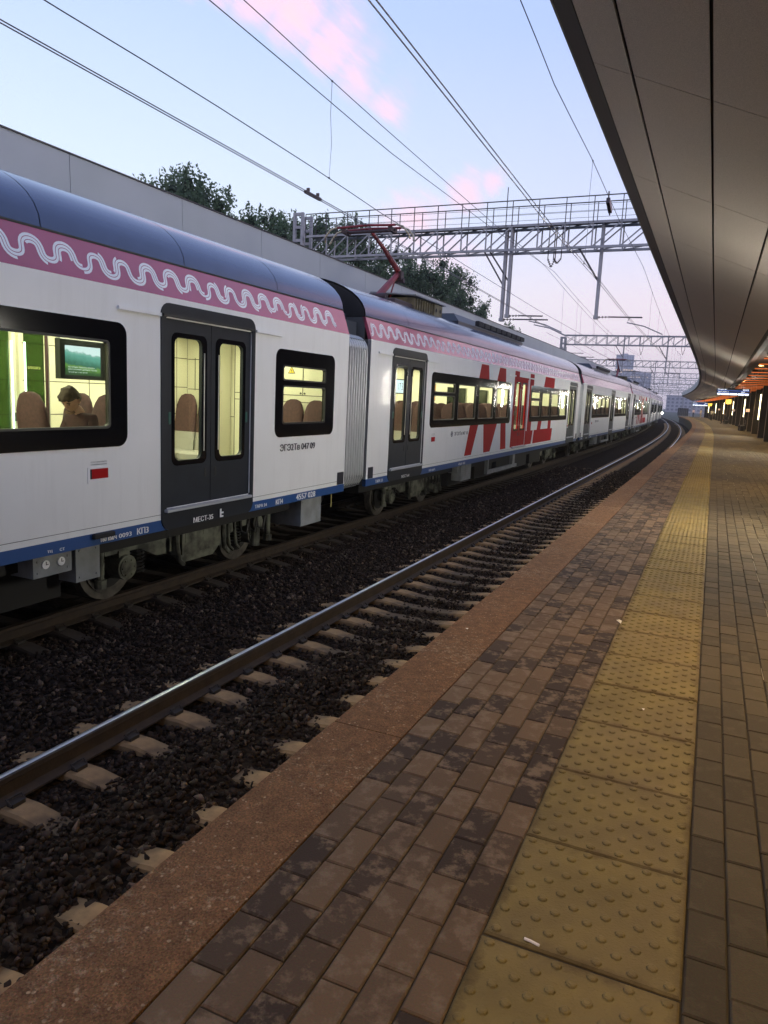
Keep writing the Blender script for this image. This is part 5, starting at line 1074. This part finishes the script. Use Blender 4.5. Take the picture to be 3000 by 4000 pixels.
nm = [(-14, 8.2), (11.9, 7.61), (14.6, 7.40), (19.1, 7.44), (24.9, 7.28)]+sag([(33, 7.3), (85, 7.25), (130, 7.25), (172, 7.2), (212, 7.2), (250, 7.2), (300, 7.2), (358, 7.2)], .9)
wire('messenger_wire', 'sagging carrier wire with droppers above the near track', 'overhead wire', nm, 3.35, .0085, drops=[(s, zi(NC, s)) for s in [19.2]+list(np.arange(38, 128, 5.5))])
fm = [(-14, 7.95), (10.7, 7.70), (13.6, 7.62), (16.1, 7.58), (25, 7.5)]+sag([(33, 7.55), (85, 7.1), (130, 7.1), (172, 7.1), (212, 7.1), (250, 7.1), (300, 7.1), (358, 7.1)], .8)
aux = [(-14, 5.98), (6.7, 5.886), (9.2, 5.897), (13.6, 5.82), (16.3, 5.73), (33, 5.55), (85, 5.6), (172, 5.5)]
wire('messenger_wire', 'carrier wire with one long hanging dropper above the train', 'overhead wire', fm, 7.54, .0085, drops=[(13.6, 5.82)]+[(s, zi(FC, s)) for s in np.arange(38, 128, 5.5)])
wire('auxiliary_wire', 'single wire just above the contact wires over the train', 'overhead wire', aux, 7.54, .0085)
sw = [(-14, 7.35), (9.4, 7.07), (12, 7.03), (15.5, 6.95), (24, 7.1)]+sag([(34, 7.38), (85, 7.1), (130, 7.1), (172, 7.1)], .7)
wire('messenger_wire', 'lower carrier wire meeting the insulator vee of the nearest gantry', 'overhead wire', sw, 7.25, .0085, drops=[(s, zi(FC, s)) for s in (40.5, 46.5, 53)])
for o_, zt, lb in ((12.9, 5.05, 'contact wire above a farther track beyond the canopy'), (-6.2, 5.0, 'far wire beyond the end of the near canopy')):
    wire('contact_wire', lb, 'overhead wire', [(150, zt), (358, zt)], o_, .012); wire('messenger_wire', lb.replace('contact wire', 'carrier wire').replace('far wire', 'far carrier wire'), 'overhead wire', sag([(172, 7.1), (212, 7.1), (250, 7.1), (288, 7.1), (324, 7.1), (358, 7.1)], .9), o_, .012)
ow = insulator(MB(), (0, 0, 0), (0, 0, 0.001), 1); 
o_ = build('section_insulator', MB().cbox(-.30, .30, -.025, .025, -.03, .03, .008).box(-.2, -.17, -.03, .03, .03, .09).box(.17, .2, -.03, .03, .03, .09), m_ins); o_.matrix_world = frame(13.0, 7.55, zi(FC, 13.0)+.0); tag(o_, 'dark rod insulator spliced into the contact wire before the pantograph', 'insulator')
o_ = build('hanging_insulator', MB().cbox(-.30, .30, -.05, .05, -.08, .08, .02).cyl((-.26, 0, .08), (-.32, 0, .24), .02, 6).cyl((.22, 0, -.08), (.27, 0, -.16), .02, 6), m_ins); o_.matrix_world = frame(22.2, 3.32, 7.13) @ Matrix.Rotation(.25, 4, 'Y'); tag(o_, 'black insulator hanging from the carrier wire near the canopy edge', 'insulator')
# ================================================================== trees
m_leafs = [mat('leaf_dark', (.090, .135, .072), .8, island=.35), mat('leaf_mid', (.115, .170, .090), .8, island=.35), mat('leaf_light', (.145, .195, .110), .8, island=.3)]
for m_ in m_leafs: m_.use_backface_culling = False
for m_ in m_leafs:                               # leaves let some light through
    t_ = m_.node_tree; b_ = t_.nodes['Principled BSDF']; tl_ = t_.nodes.new('ShaderNodeBsdfTranslucent'); mx_ = t_.nodes.new('ShaderNodeMixShader'); mx_.inputs[0].default_value = .42
    t_.links.new(b_.inputs['Base Color'].links[0].from_socket, tl_.inputs[0]); t_.links.new(b_.outputs[0], mx_.inputs[1]); t_.links.new(tl_.outputs[0], mx_.inputs[2]); t_.links.new(mx_.outputs[0], t_.nodes['Material Output'].inputs[0])
m_bark = mat('bark', (.055, .045, .035), .9)
def tree(x, y, top, rad, label, n=2600, hf=.62, sp=1.0):
    t = thing('tree', label, 'tree', Matrix.Translation((x, y, -1.9)), 'trees behind the opposite canopy')
    H = top+1.9; rg = np.random.default_rng(int(abs(x*31+y*7))+3); tr = MB()
    tr.tube([(0, 0, 0), (.1, 0, H*.3), (-.08, .1, H*.55), (.0, 0, H*.86)], [.26, .19, .12, .03], 8)
    cl = []
    for i in range(46):
        a = rg.uniform(0, 6.283); hh = H*(1-hf)+H*hf*rg.uniform(.08, .97); u = (hh-H*(1-hf))/(H*hf); rr = rad*(1.08*math.sin(math.pi*min(1, u*.70+.20))**.6)*rg.uniform(.3, 1.0)
        c = np.array([rr*math.cos(a), rr*math.sin(a), hh]); cl.append((c, rad*rg.uniform(.24, .42)))
        z0 = hh*rg.uniform(.62, .8); tr.tube([(0, 0, z0), (c[0]*.5, c[1]*.5, (z0+hh)/2+.1), tuple(c)], [.06, .04, .012], 5)
    for c, r in list(cl):                         # upright sprigs on the outside of the crown
        if c[2] > H*.62 and rg.random() < .6:
            cl.append((c+np.array([rg.normal()*r*.6, rg.normal()*r*.6, r*.85]), -rg.uniform(.30, .55)))
    build('trunk', tr, m_bark, t)
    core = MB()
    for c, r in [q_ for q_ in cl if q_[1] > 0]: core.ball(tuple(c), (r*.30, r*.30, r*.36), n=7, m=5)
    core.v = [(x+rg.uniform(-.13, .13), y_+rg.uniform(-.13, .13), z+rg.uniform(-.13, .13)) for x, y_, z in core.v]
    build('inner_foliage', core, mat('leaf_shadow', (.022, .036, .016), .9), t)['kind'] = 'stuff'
    per0 = n//len([1 for q_ in cl if q_[1] > 0]); V = []; F = []; MI = []
    for c, r in cl:
        sprig = r < 0; r = abs(r); per = per0//6 if sprig else per0
        d = rg.normal(size=(per, 3)); d /= np.linalg.norm(d, axis=1, keepdims=True); p = c+d*r*rg.uniform(.2, 1.12, (per, 1))**.6*(np.array([.32, .32, 1.25]) if sprig else np.array([1, 1, 1.15]))
        tone = rg.integers(0, 3)
        for q in p:
            l = rg.uniform(.085, .17)*sp; a1 = rg.normal(size=3); a1 /= np.linalg.norm(a1); b1 = np.cross(a1, rg.normal(size=3)); b1 /= np.linalg.norm(b1)+1e-6
            k = len(V); V += [q-a1*l, q+b1*l*.5, q+a1*l, q-b1*l*.5]; F.append((k, k+1, k+2, k+3)); MI.append(int(tone if rg.random() < .7 else rg.integers(0, 3)))
    me = bpy.data.meshes.new('crown'); me.from_pydata([tuple(v) for v in V], [], F); me.polygons.foreach_set('material_index', MI)
    for m_ in m_leafs: me.materials.append(m_)
    o = bpy.data.objects.new('crown', me); COL.objects.link(o); o.parent = t; return t
for a in ((-12.8, 44.2, 13.5, 2.5, 'round leafy tree standing alone above the grey fascia, leftmost', 5200), (-10.6, 48.5, 12.3, 1.6, 'low bushy tree just right of the round leafy tree', 2200), (-9.2, 51.0, 12.9, 1.9, 'small tree in the low row before the gantry pylon', 1900), (-7.6, 54.5, 13.6, 2.0, 'thin topped tree left of the gantry pylon', 2000),
          (-5.8, 56.0, 13.6, 2.1, 'tree whose top shows behind the gantry pylon', 2000), (-3.9, 65.0, 15.4, 2.4, 'tall tree behind the left end of the nearest gantry', 2800), (-1.6, 67.5, 14.2, 2.1, 'tree seen through the lattice of the nearest gantry', 2400), (.6, 75.0, 14.4, 2.3, 'loose crowned tree right of the pantograph arm', 2600), (2.9, 75.5, 15.2, 2.6, 'big dark green tree behind the roof box', 3200),
          (5.6, 80.0, 15.6, 2.6, 'tallest broad tree at the right end of the row', 3200), (8.2, 80.5, 13.4, 2.2, 'tree at the right edge of the big green group', 2600), (9.6, 82.5, 11.2, 1.4, 'small tree tucked under the big green group', 1500), (16.6, 109, 12.0, 1.9, 'low bush on the right, apart from the other trees', 1800), (18.6, 110, 11.4, 1.7, 'last low bush above the fascia before the lattice mast', 1600)):
    tree(a[0], a[1], a[2], a[3]*1.25, a[4], n=int(a[5]*3.4))
m_weed = m_leafs[1]
# ================================================================== far buildings
m_far = mat('far_wall', (.46, .46, .50), .8, col2=(.40, .40, .44), nscale=.05, coords='World'); m_farw = mat('far_window', (.17, .19, .23), .4); m_farl = emis('far_lit_window', (1.0, .72, .42), 1.1)
def block(x, y, w, d, h, label, rot=0.0, floors=10, cols=6, lit=(), name='apartment_building', z=-1.9, m=None):
    t = thing(name, label, 'building', Matrix.Translation((x, y, z)) @ Matrix.Rotation(rot, 4, 'Z'))
    b = build('wall', MB().box(-w/2, w/2, 0, d, 0, h), m or m_far, t); build('roof', MB().box(-w/2-.3, w/2+.3, -.3, d, h, h+.9).box(-w*.2, w*.15, d*.2, d*.6, h+.9, h+3.6), m or m_far, t)
    fh = h/(floors+.5); cw = w/cols; me = {}
    for i in range(floors):
        for j in range(cols):
            key = (i, j) in lit; mm = m_farl if key else m_farw
            if key not in me:
                me[key] = MB().box(-cw*.28, cw*.28, -.18, .05, 0, fh*.55).mesh('window'); me[key].materials.append(mm)
            o = bpy.data.objects.new('window', me[key]); COL.objects.link(o); o.parent = t; o.location = (-w/2+cw*(j+.5), 0, fh*(i+.45))
    return t
block(449, 1432, 33, 24, 100, 'pale high-rise apartment tower in the distance above the last carriages', -.3, 24, 7, lit={(17, c) for c in range(7)} | {(16, 2), (16, 3)})
block(462, 1395, 52, 20, 66, 'lower wing of the distant high-rise, with a row of lit windows', -.3, 16, 11, lit={(14, c) for c in (0, 3, 4, 5, 6, 9)})
block(283, 690, 46, 14, 15, 'long low grey building far behind the end of the line', -.35, 4, 12, name='low_building')
block(226, 700, 34, 14, 22, 'square hazy building over the far end of the train', -.35, 5, 7, name='low_building', lit={(4, 2), (4, 5)})
block(258, 800, 30, 16, 30, 'taller hazy block behind the low grey building', -.35, 7, 6, name='low_building')
fw = thing('fence', 'grey slatted fence closing the end of the platform', 'fence', frame(171.6, 0, 0))
for y in np.arange(-.4, 1.45, .36): build('slat', MB().box(-.02, .02, y, y+.33, .1, 1.75), mat('fence_grey', (.12, .13, .14), .6), fw)
build('fence_rail', MB().box(.025, .06, -.4, 1.45, .3, .38).box(.025, .06, -.4, 1.45, 1.5, 1.58).box(.025, .07, -.42, -.36, 0, 1.8).box(.025, .07, 1.4, 1.46, 0, 1.8), m_edge, fw)
# ================================================================== platform furniture
m_case = mat('board_case', (.008, .008, .012), .35); m_scrw = emis('board_white', (.82, .88, 1.0), 2.2); m_scrbl = emis('board_blue', (.03, .12, .55), 1.2)
def board(s, oc, zc, label):
    t = thing('departure_board', label, 'display board', frame(s, oc, zc) @ Matrix.Rotation(math.radians(-90), 4, 'Z'), 'departure boards under the canopy')
    # local x across the platform to the right (towards -o), face towards the camera (-y)
    w, h = 1.02, .23
    build('case', MB().cbox(-w-.04, w+.04, -.02, .18, -h-.03, h+.03, .015), m_case, t)
    sc = build('display', MB().box(-w, w, -.024, -.021, -h, h), mat('board_dark', (.01, .012, .03), .3), t)
    build('display_band', MB().box(-w, w, -.027, -.025, h*.28, h*.42).box(-w, w, -.027, -.025, -h*.36, -h*.24), m_scrbl, sc)
    tm = text_mb('Посадки нет', -w+.05, -w+.62, h*.48, h*.92, -.029); text_mb('20:03', w-.42, w-.06, h*.45, h*.92, -.029, tm)
    text_mb('Одинцово', -w+.05, -w+.28, -h*.18, h*.2, -.029, tm); text_mb('путь 2', -w+.36, -w+.72, -h*.18, h*.2, -.029, tm); text_mb('20:05', w-.52, w-.28, -h*.18, h*.2, -.029, tm)
    build('display_text', tm, m_scrw, sc, fix=False)
    build('display_row', MB().box(-w+.03, -w+.24, -.027, -.025, -h*.92, -h*.42).box(-w+.28, -w+.78, -.027, -.025, -h*.92, -h*.42).box(-w+.82, -w+1.3, -.027, -.025, -h*.92, -h*.42).box(-w+1.34, -w+1.72, -.027, -.025, -h*.92, -h*.42).box(-w+1.76, w-.03, -.027, -.025, -h*.92, -h*.42), m_scrw, sc)
    build('hanger', MB().cyl((-w*.55, .08, h), (-w*.55, .08, .75), .025, 8).cyl((w*.55, .08, h), (w*.55, .08, .75), .025, 8), m_case, t)
board(57.0, -1.05, 2.90, 'lit departure board hanging under the canopy, larger and nearer of the two'); board(117.0, .15, 2.36, 'small lit departure board, farther away of the two')
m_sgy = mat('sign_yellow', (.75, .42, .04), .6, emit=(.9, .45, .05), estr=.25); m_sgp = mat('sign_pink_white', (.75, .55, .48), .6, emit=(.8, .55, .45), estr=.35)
def sign(s, o, z, w, h, m, label, grp, cat='sign'):
    t = thing('hanging_sign', label, cat, frame(s, o, z) @ Matrix.Rotation(math.radians(-90), 4, 'Z'), grp)
    build('sign_panel', MB().cbox(-w/2, w/2, -.04, .04, -h/2, h/2, .01), m, t); build('sign_bracket', MB().cyl((0, 0, h/2), (0, 0, h/2+.5), .02, 6), m_case, t); return t
sign(75, -1.36, 2.42, .46, .42, m_sgy, 'yellow hanging sign behind the larger departure board', 'yellow signs'); sign(115, -1.08, 2.32, .50, .40, m_sgy, 'smaller yellow hanging sign beside the farther departure board', 'yellow signs')
sign(60.0, -2.24, 1.68, .26, .22, m_sgp, 'pinkish lit square sign on a fin, nearest of the row', 'lit square signs'); sign(88.3, -2.52, 1.68, .26, .24, m_sgp, 'pinkish square sign on a fin past the benches', 'lit square signs'); sign(121, -2.7, 1.75, .28, .24, m_sgp, 'small pale square sign far along the fins', 'lit square signs')
m_bench = mat('bench_dark', (.018, .017, .017), .6)
def bench(s, o, label):
    t = thing('bench', label, 'bench', frame(s, o, 0), 'benches along the fins')
    for k in range(4): build('seat_slat', MB().cbox(-.9, .9, -.24+k*.12, -.14+k*.12, .42, .46, .008), m_bench, t)
    for k in range(3): build('back_slat', MB().cbox(-.9, .9, -.29, -.26, .55+k*.12, .64+k*.12, .008), m_bench, t)
    for x in (-.75, .75):
        build('leg', MB().box(x-.03, x+.03, -.24, -.18, 0, .42).box(x-.03, x+.03, .14, .2, 0, .42).box(x-.03, x+.03, -.30, -.24, .2, .9), m_bench, t)
    build('bench_base', MB().cbox(-.6, .6, -.14, .10, .0, .40, .02), m_bench, t)
bench(68.2, -2.32, 'black bench against the fins, nearest of the benches'); bench(99.2, -2.42, 'black bench with a seated person'); bench(138, -2.6, 'black bench farther along the fins')
# ================================================================== people
m_skin = mat('skin', (.48, .27, .18), .6, col2=(.42, .22, .15), nscale=14); m_hair = mat('brown_hair', (.028, .016, .009), .75, col2=(.055, .032, .016), nscale=30, bump=.6, bscale=90)
m_shirtm = mat('maroon_shirt', (.038, .011, .012), .9, col2=(.026, .009, .010), nscale=9, bump=.3, bscale=18); m_tr = mat('dark_trousers', (.02, .02, .025), .85); m_sh = mat('dark_shoes', (.012, .012, .012), .6)
def skin(name, joints, bones, m, parent, root=0, sub=1):
    me = bpy.data.meshes.new(name); me.from_pydata([j[0] for j in joints], bones, []); o = bpy.data.objects.new(name, me); COL.objects.link(o)
    md = o.modifiers.new('s', 'SKIN'); md.use_smooth_shade = True
    for v, j in zip(me.skin_vertices[0].data, joints): r = j[1]; v.radius = (r, r) if not isinstance(r, tuple) else r
    me.skin_vertices[0].data[root].use_root = True
    sb = o.modifiers.new('d', 'SUBSURF'); sb.levels = sub; sb.render_levels = sub
    dg = bpy.context.evaluated_depsgraph_get(); nm = bpy.data.meshes.new_from_object(o.evaluated_get(dg)); nm.name = name
    bpy.data.objects.remove(o); nm.materials.clear(); nm.materials.append(m); n = bpy.data.objects.new(name, nm); COL.objects.link(n); n.parent = parent
    nm.polygons.foreach_set('use_smooth', [True]*len(nm.polygons)); return n
def head_mesh(name, M, m, parent, sub=4):
    """face looks along +X of M, crown along +Z; one continuous surface with brow, nose, lips, chin and ears"""
    bm = bmesh.new(); bmesh.ops.create_icosphere(bm, subdivisions=sub, radius=1.0)
    for v in bm.verts:
        x, y, z = v.co; w = .076; d = .097; h = .118
        jaw = max(0, -z-.05); ny = y*(1-.42*jaw*(1 if x > -.3 else .5)); nx = x*(1-.10*jaw)+(.10*jaw if x > 0 else 0)
        if x < 0: nx *= 1.03; 
        if x < 0 and z < -.35: nx *= 1-.55*(-z-.35)
        X, Y, Z = nx*d, ny*w, z*h
        f = max(0, x)
        X += .0245*f*math.exp(-(y/.13)**2)*math.exp(-((z+.20)/.16)**2)*1.15          # nose
        X += .006*f*math.exp(-(y/.55)**2)*math.exp(-((z-.14)/.10)**2)                # brow
        X -= .010*f*math.exp(-((abs(y)-.36)/.14)**2)*math.exp(-((z-.02)/.09)**2)     # eye sockets
        X += .007*f*math.exp(-(y/.25)**2)*math.exp(-((z+.52)/.07)**2)                # lips
        X -= .005*f*math.exp(-(y/.25)**2)*math.exp(-((z+.44)/.05)**2)
        X += .010*f*math.exp(-(y/.3)**2)*math.exp(-((z+.85)/.14)**2)                 # chin
        v.co = M @ Vector((X, Y, Z))
    me = bpy.data.meshes.new(name); bm.to_mesh(me); bm.free(); me.materials.append(m); me.polygons.foreach_set('use_smooth', [True]*len(me.polygons))
    o = bpy.data.objects.new(name, me); COL.objects.link(o); o.parent = parent; return o
def ear(M, sgn, mb):
    v = []; 
    for k in range(10):
        a = 6.28318*k/10; v.append(M @ Vector((-.012+.019*math.cos(a)-.006*math.sin(a), sgn*(.074+.010*(1-math.cos(a))*.6), -.012+.031*math.sin(a))))
    c = M @ Vector((-.008, sgn*.069, -.012)); c2 = M @ Vector((-.010, sgn*.080, -.010)); n = len(v); mb.add(v+[c, c2], [(k, (k+1) % n, n) for k in range(n)]+[(k, (k+1) % n, n+1) for k in range(n)]); return mb
def hair_cap(name, M, m, parent, low=-.25, tuft=1.0, seed=1):
    rg = random.Random(seed); bm = bmesh.new(); bmesh.ops.create_icosphere(bm, subdivisions=4, radius=1.0); dead = []
    for v in bm.verts:
        x, y, z = v.co
        line = .42 if x > .35 else (.1 if x > -.05 and abs(y) > .5 else low)
        if x > .2: line = .36-.1*abs(y)
        if z < line-.06: dead.append(v); continue
        th = .014+.010*max(0, z)*tuft+.006*rg.random()+.012*tuft*max(0, math.sin(9*x+3*y)*math.sin(7*y+2*z))
        if z < line+.08: th = .003
        v.co = M @ Vector((x*(.097*1.03+th)+(.014*tuft if x > .3 and z > .4 else 0), y*(.076+th), z*(.118+th)))
    bmesh.ops.delete(bm, geom=dead, context='VERTS'); me = bpy.data.meshes.new(name); bm.to_mesh(me); bm.free(); me.materials.append(m); me.polygons.foreach_set('use_smooth', [True]*len(me.polygons))
    o = bpy.data.objects.new(name, me); COL.objects.link(o); o.parent = parent; return o
def passenger():
    """young man at the window, head bowed, looking down at what he holds below the sill"""
    hs, ho = 6.04, 6.36
    p0 = P(hs, ho, 0); th = TH(hs); M0 = Matrix(((math.sin(th), math.cos(th), 0, p0.x), (-math.cos(th), -math.sin(th)*-1*-1, 0, p0.y), (0, 0, 1, 0), (0, 0, 0, 1)))
    M0 = frame(hs, ho, .10) @ Matrix.Rotation(math.pi, 4, 'Z')      # faces back along the train; local -y is away from the window
    t = thing('person', 'young man with brown hair and maroon shirt seated by the train window, head bowed', 'person', M0)
    J = [((-.06, 0, .42), (.15, .12)), ((-.05, 0, .66), (.14, .11)), ((-.015, 0, .90), (.165, .12)), ((.0, 0, 1.06), (.15, .10)), ((.0, 0, 1.125), (.075, .065)), ((.0, .175, 1.075), .068), ((.07, .235, .86), .050), ((.26, .15, .74), .040), ((.32, .10, .74), .036),
         ((.0, -.175, 1.075), .068), ((.07, -.235, .86), .050), ((.26, -.15, .74), .040), ((.32, -.10, .74), .036)]
    body = skin('body', J, [(0, 1), (1, 2), (2, 3), (3, 4), (3, 5), (5, 6), (6, 7), (7, 8), (3, 9), (9, 10), (10, 11), (11, 12)], m_shirtm, t, 0, 2)
    skin('legs', [((-.05, 0, .46), (.16, .12)), ((.02, .10, .48), .09), ((.40, .13, .50), .075), ((.42, .13, .10), .05), ((.52, .13, .06), .04), ((.02, -.10, .48), .09), ((.40, -.13, .50), .075), ((.42, -.13, .10), .05), ((.52, -.13, .06), .04)], [(0, 1), (1, 2), (2, 3), (3, 4), (0, 5), (5, 6), (6, 7), (7, 8)], m_tr, t)
    skin('neck', [((-.005, 0, 1.08), .064), ((.04, 0, 1.15), .058), ((.095, 0, 1.21), .056)], [(0, 1), (1, 2)], m_skin, t)
    Mh = Matrix.Translation((.145, 0, 1.265)) @ Matrix.Rotation(math.radians(14), 4, 'Z') @ Matrix.Rotation(math.radians(34), 4, 'Y') @ Matrix.Scale(1.08, 4)
    hd = head_mesh('head', Mh, m_skin, t); em = MB(); ear(Mh, 1, em); ear(Mh, -1, em); build('ear', em, m_skin, hd, smooth=True)
    hair_cap('hair', Mh, m_hair, hd, low=-.30, tuft=1.0, seed=4)
    ey = MB()
    for sg in (-1, 1): ey.ball(Mh @ Vector((.0845, sg*.030, .004)), .0085); ey.tube([Mh @ Vector((.096, sg*.014, .022)), Mh @ Vector((.094, sg*.032, .026)), Mh @ Vector((.082, sg*.048, .021))], .0045, 5)
    build('eye', ey, m_hair, hd)
    bd = MB(); 
    for k in range(7): a = -.9+.3*k; bd.ball(Mh @ Vector((.055+.034*math.cos(a), .052*math.sin(a), -.098+.006*abs(a))), (.017, .015, .015), n=6, m=5)
    build('beard', bd, mat('beard_brown', (.11, .06, .035), .9), hd, smooth=True)
    for sg in (-1, 1):
        for k in range(4): 
            b0 = Vector((.35, sg*(.085+.016*k-.02), .735)); skin('finger', [(b0, .011), (b0+Vector((.035, -sg*.004, -.004)), .009), (b0+Vector((.055, -sg*.012, -.022)), .0075)], [(0, 1), (1, 2)], m_skin, t)
        skin('hand', [((.31, sg*.10, .74), .028), ((.355, sg*.085, .735), .026)], [(0, 1)], m_skin, t); skin('thumb', [((.325, sg*.075, .745), .011), ((.35, sg*.055, .755), .009), ((.37, sg*.05, .75), .008)], [(0, 1), (1, 2)], m_skin, t)
    ph = build('phone', MB().cbox(-.035, .035, -.075, .075, -.004, .004, .002), m_scrb); ph.matrix_world = M0 @ Matrix.Translation((.39, 0, .752)) @ Matrix.Rotation(.5, 4, 'Y'); tag(ph, 'phone held in the lap of the seated young man', 'phone')
passenger()
def figure(s, o, label, face, pose, top, bottom, hairc, bag=None):
    """standing, walking or sitting person about 1.72 m tall; face = heading angle against the track direction"""
    t = thing('person', label, 'person', frame(s, o, 0) @ Matrix.Rotation(face, 4, 'Z'), 'people waiting on the platform')
    dz = 0; sit = pose == 'sit'; st = .22 if pose == 'walk' else .03
    if sit: hip, zh = (0, 0, .50), .50; kn = [(.42, .11, .50), (.42, -.11, .50)]; an = [(.40, .11, .09), (.42, -.11, .09)]; dz = -.41
    else: hip, zh = (0, 0, .93), .93; kn = [(st*.55+.03, .09, .50), (-st*.4+.03, -.09, .50)]; an = [(st, .09, .08), (-st-.02, -.09, .09)]
    for i in (0, 1):
        sg = 1 if i == 0 else -1
        J = [((0, sg*.03, zh), .10), ((.0, sg*.09, zh-.06), .085), (kn[i], .058), (an[i], .042), ((an[i][0]+.14, an[i][1], .045), .036)]
        skin('leg', J, [(0, 1), (1, 2), (2, 3), (3, 4)], bottom, t)
    ln = .10 if sit else 0
    J = [((0, 0, .95+dz), (.13, .10)), ((.0, 0, 1.18+dz), (.125, .10)), ((ln, 0, 1.38+dz), (.15, .10)), ((ln, 0, 1.45+dz), (.09, .07)), ((ln, .18, 1.40+dz), .058), ((ln+.02, .23, 1.14+dz), .046), ((ln+.16, .21, .94+dz), .036), ((ln, -.18, 1.40+dz), .058), ((ln-.02, -.23, 1.14+dz), .046), ((ln+.10, -.21, .94+dz), .036)]
    skin('body', J, [(0, 1), (1, 2), (2, 3), (2, 4), (4, 5), (5, 6), (2, 7), (7, 8), (8, 9)], top, t)
    skin('neck', [((ln, 0, 1.44+dz), .055), ((ln+.02, 0, 1.53+dz), .05)], [(0, 1)], m_skin, t)
    for sg, hp in ((1, (ln+.18, .205, .90+dz)), (-1, (ln+.12, -.205, .90+dz))):
        J = [(hp, .026), ((hp[0]+.02, hp[1], hp[2]-.06), .03)]; B = [(0, 1)]
        for k in range(4): J += [((hp[0]+.045-.02*k, hp[1]-.004, hp[2]-.12+.006*abs(k-1.5)), .009), ((hp[0]+.05-.02*k, hp[1]-sg*.012, hp[2]-.155+.006*abs(k-1.5)), .008)]; B += [(1, 2+2*k), (2+2*k, 3+2*k)]
        J += [((hp[0]+.06, hp[1]-sg*.015, hp[2]-.07), .009)]; B += [(0, len(J)-1)]
        skin('hand', J, B, m_skin, t)
    Mh = Matrix.Translation((ln+.035, 0, 1.625+dz)) @ Matrix.Rotation(math.radians(12), 4, 'Y'); hd = head_mesh('head', Mh, m_skin, t, 3); em = MB(); ear(Mh, 1, em); ear(Mh, -1, em); build('ear', em, m_skin, hd)
    hair_cap('hair', Mh, hairc, hd, low=-.3, tuft=.5, seed=2)
    if bag: build('backpack', MB().cbox(-.30, -.12, -.15, .15, .98, 1.42, .04), bag, t)
m_pale = mat('pale_jacket', (.55, .55, .50), .8); m_cream2 = mat('cream_shirt', (.60, .52, .34), .8); m_dkj = mat('dark_jacket', (.025, .025, .03), .8); m_khaki = mat('pale_trousers', (.38, .34, .24), .8); m_dh = mat('dark_hair', (.02, .015, .012), .7)
figure(121.6, -1.80, 'man in a pale jacket striding past the fins in dark trousers', math.radians(170), 'walk', m_pale, m_tr, m_dh, m_dkj)
figure(151.4, -1.74, 'person in cream shirt and light trousers standing on the far platform', math.radians(120), 'stand', m_cream2, m_khaki, m_dh)
figure(99.6, -2.38, 'person in dark clothes sitting on a bench by the fins', math.radians(90), 'sit', m_dkj, m_tr, m_dh)
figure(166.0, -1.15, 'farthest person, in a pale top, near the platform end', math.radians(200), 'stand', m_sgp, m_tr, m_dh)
# ================================================================== hazy evening air
hz = MB().box(-1850, 1850, -350, 3250, -2.9, 115.0).mesh('haze'); hm = bpy.data.materials.new('haze_air'); hm.use_nodes = True; ht = hm.node_tree; ht.nodes.clear()
ho_ = ht.nodes.new('ShaderNodeOutputMaterial'); hv = ht.nodes.new('ShaderNodeVolumePrincipled'); hv.inputs['Color'].default_value = (.88, .89, .97, 1); hv.inputs['Density'].default_value = .00034; hv.inputs['Anisotropy'].default_value = .2
ht.links.new(hv.outputs[0], ho_.inputs['Volume'])
tag(link('haze', hz, hm), 'thin bluish evening haze over the line', kind='stuff')
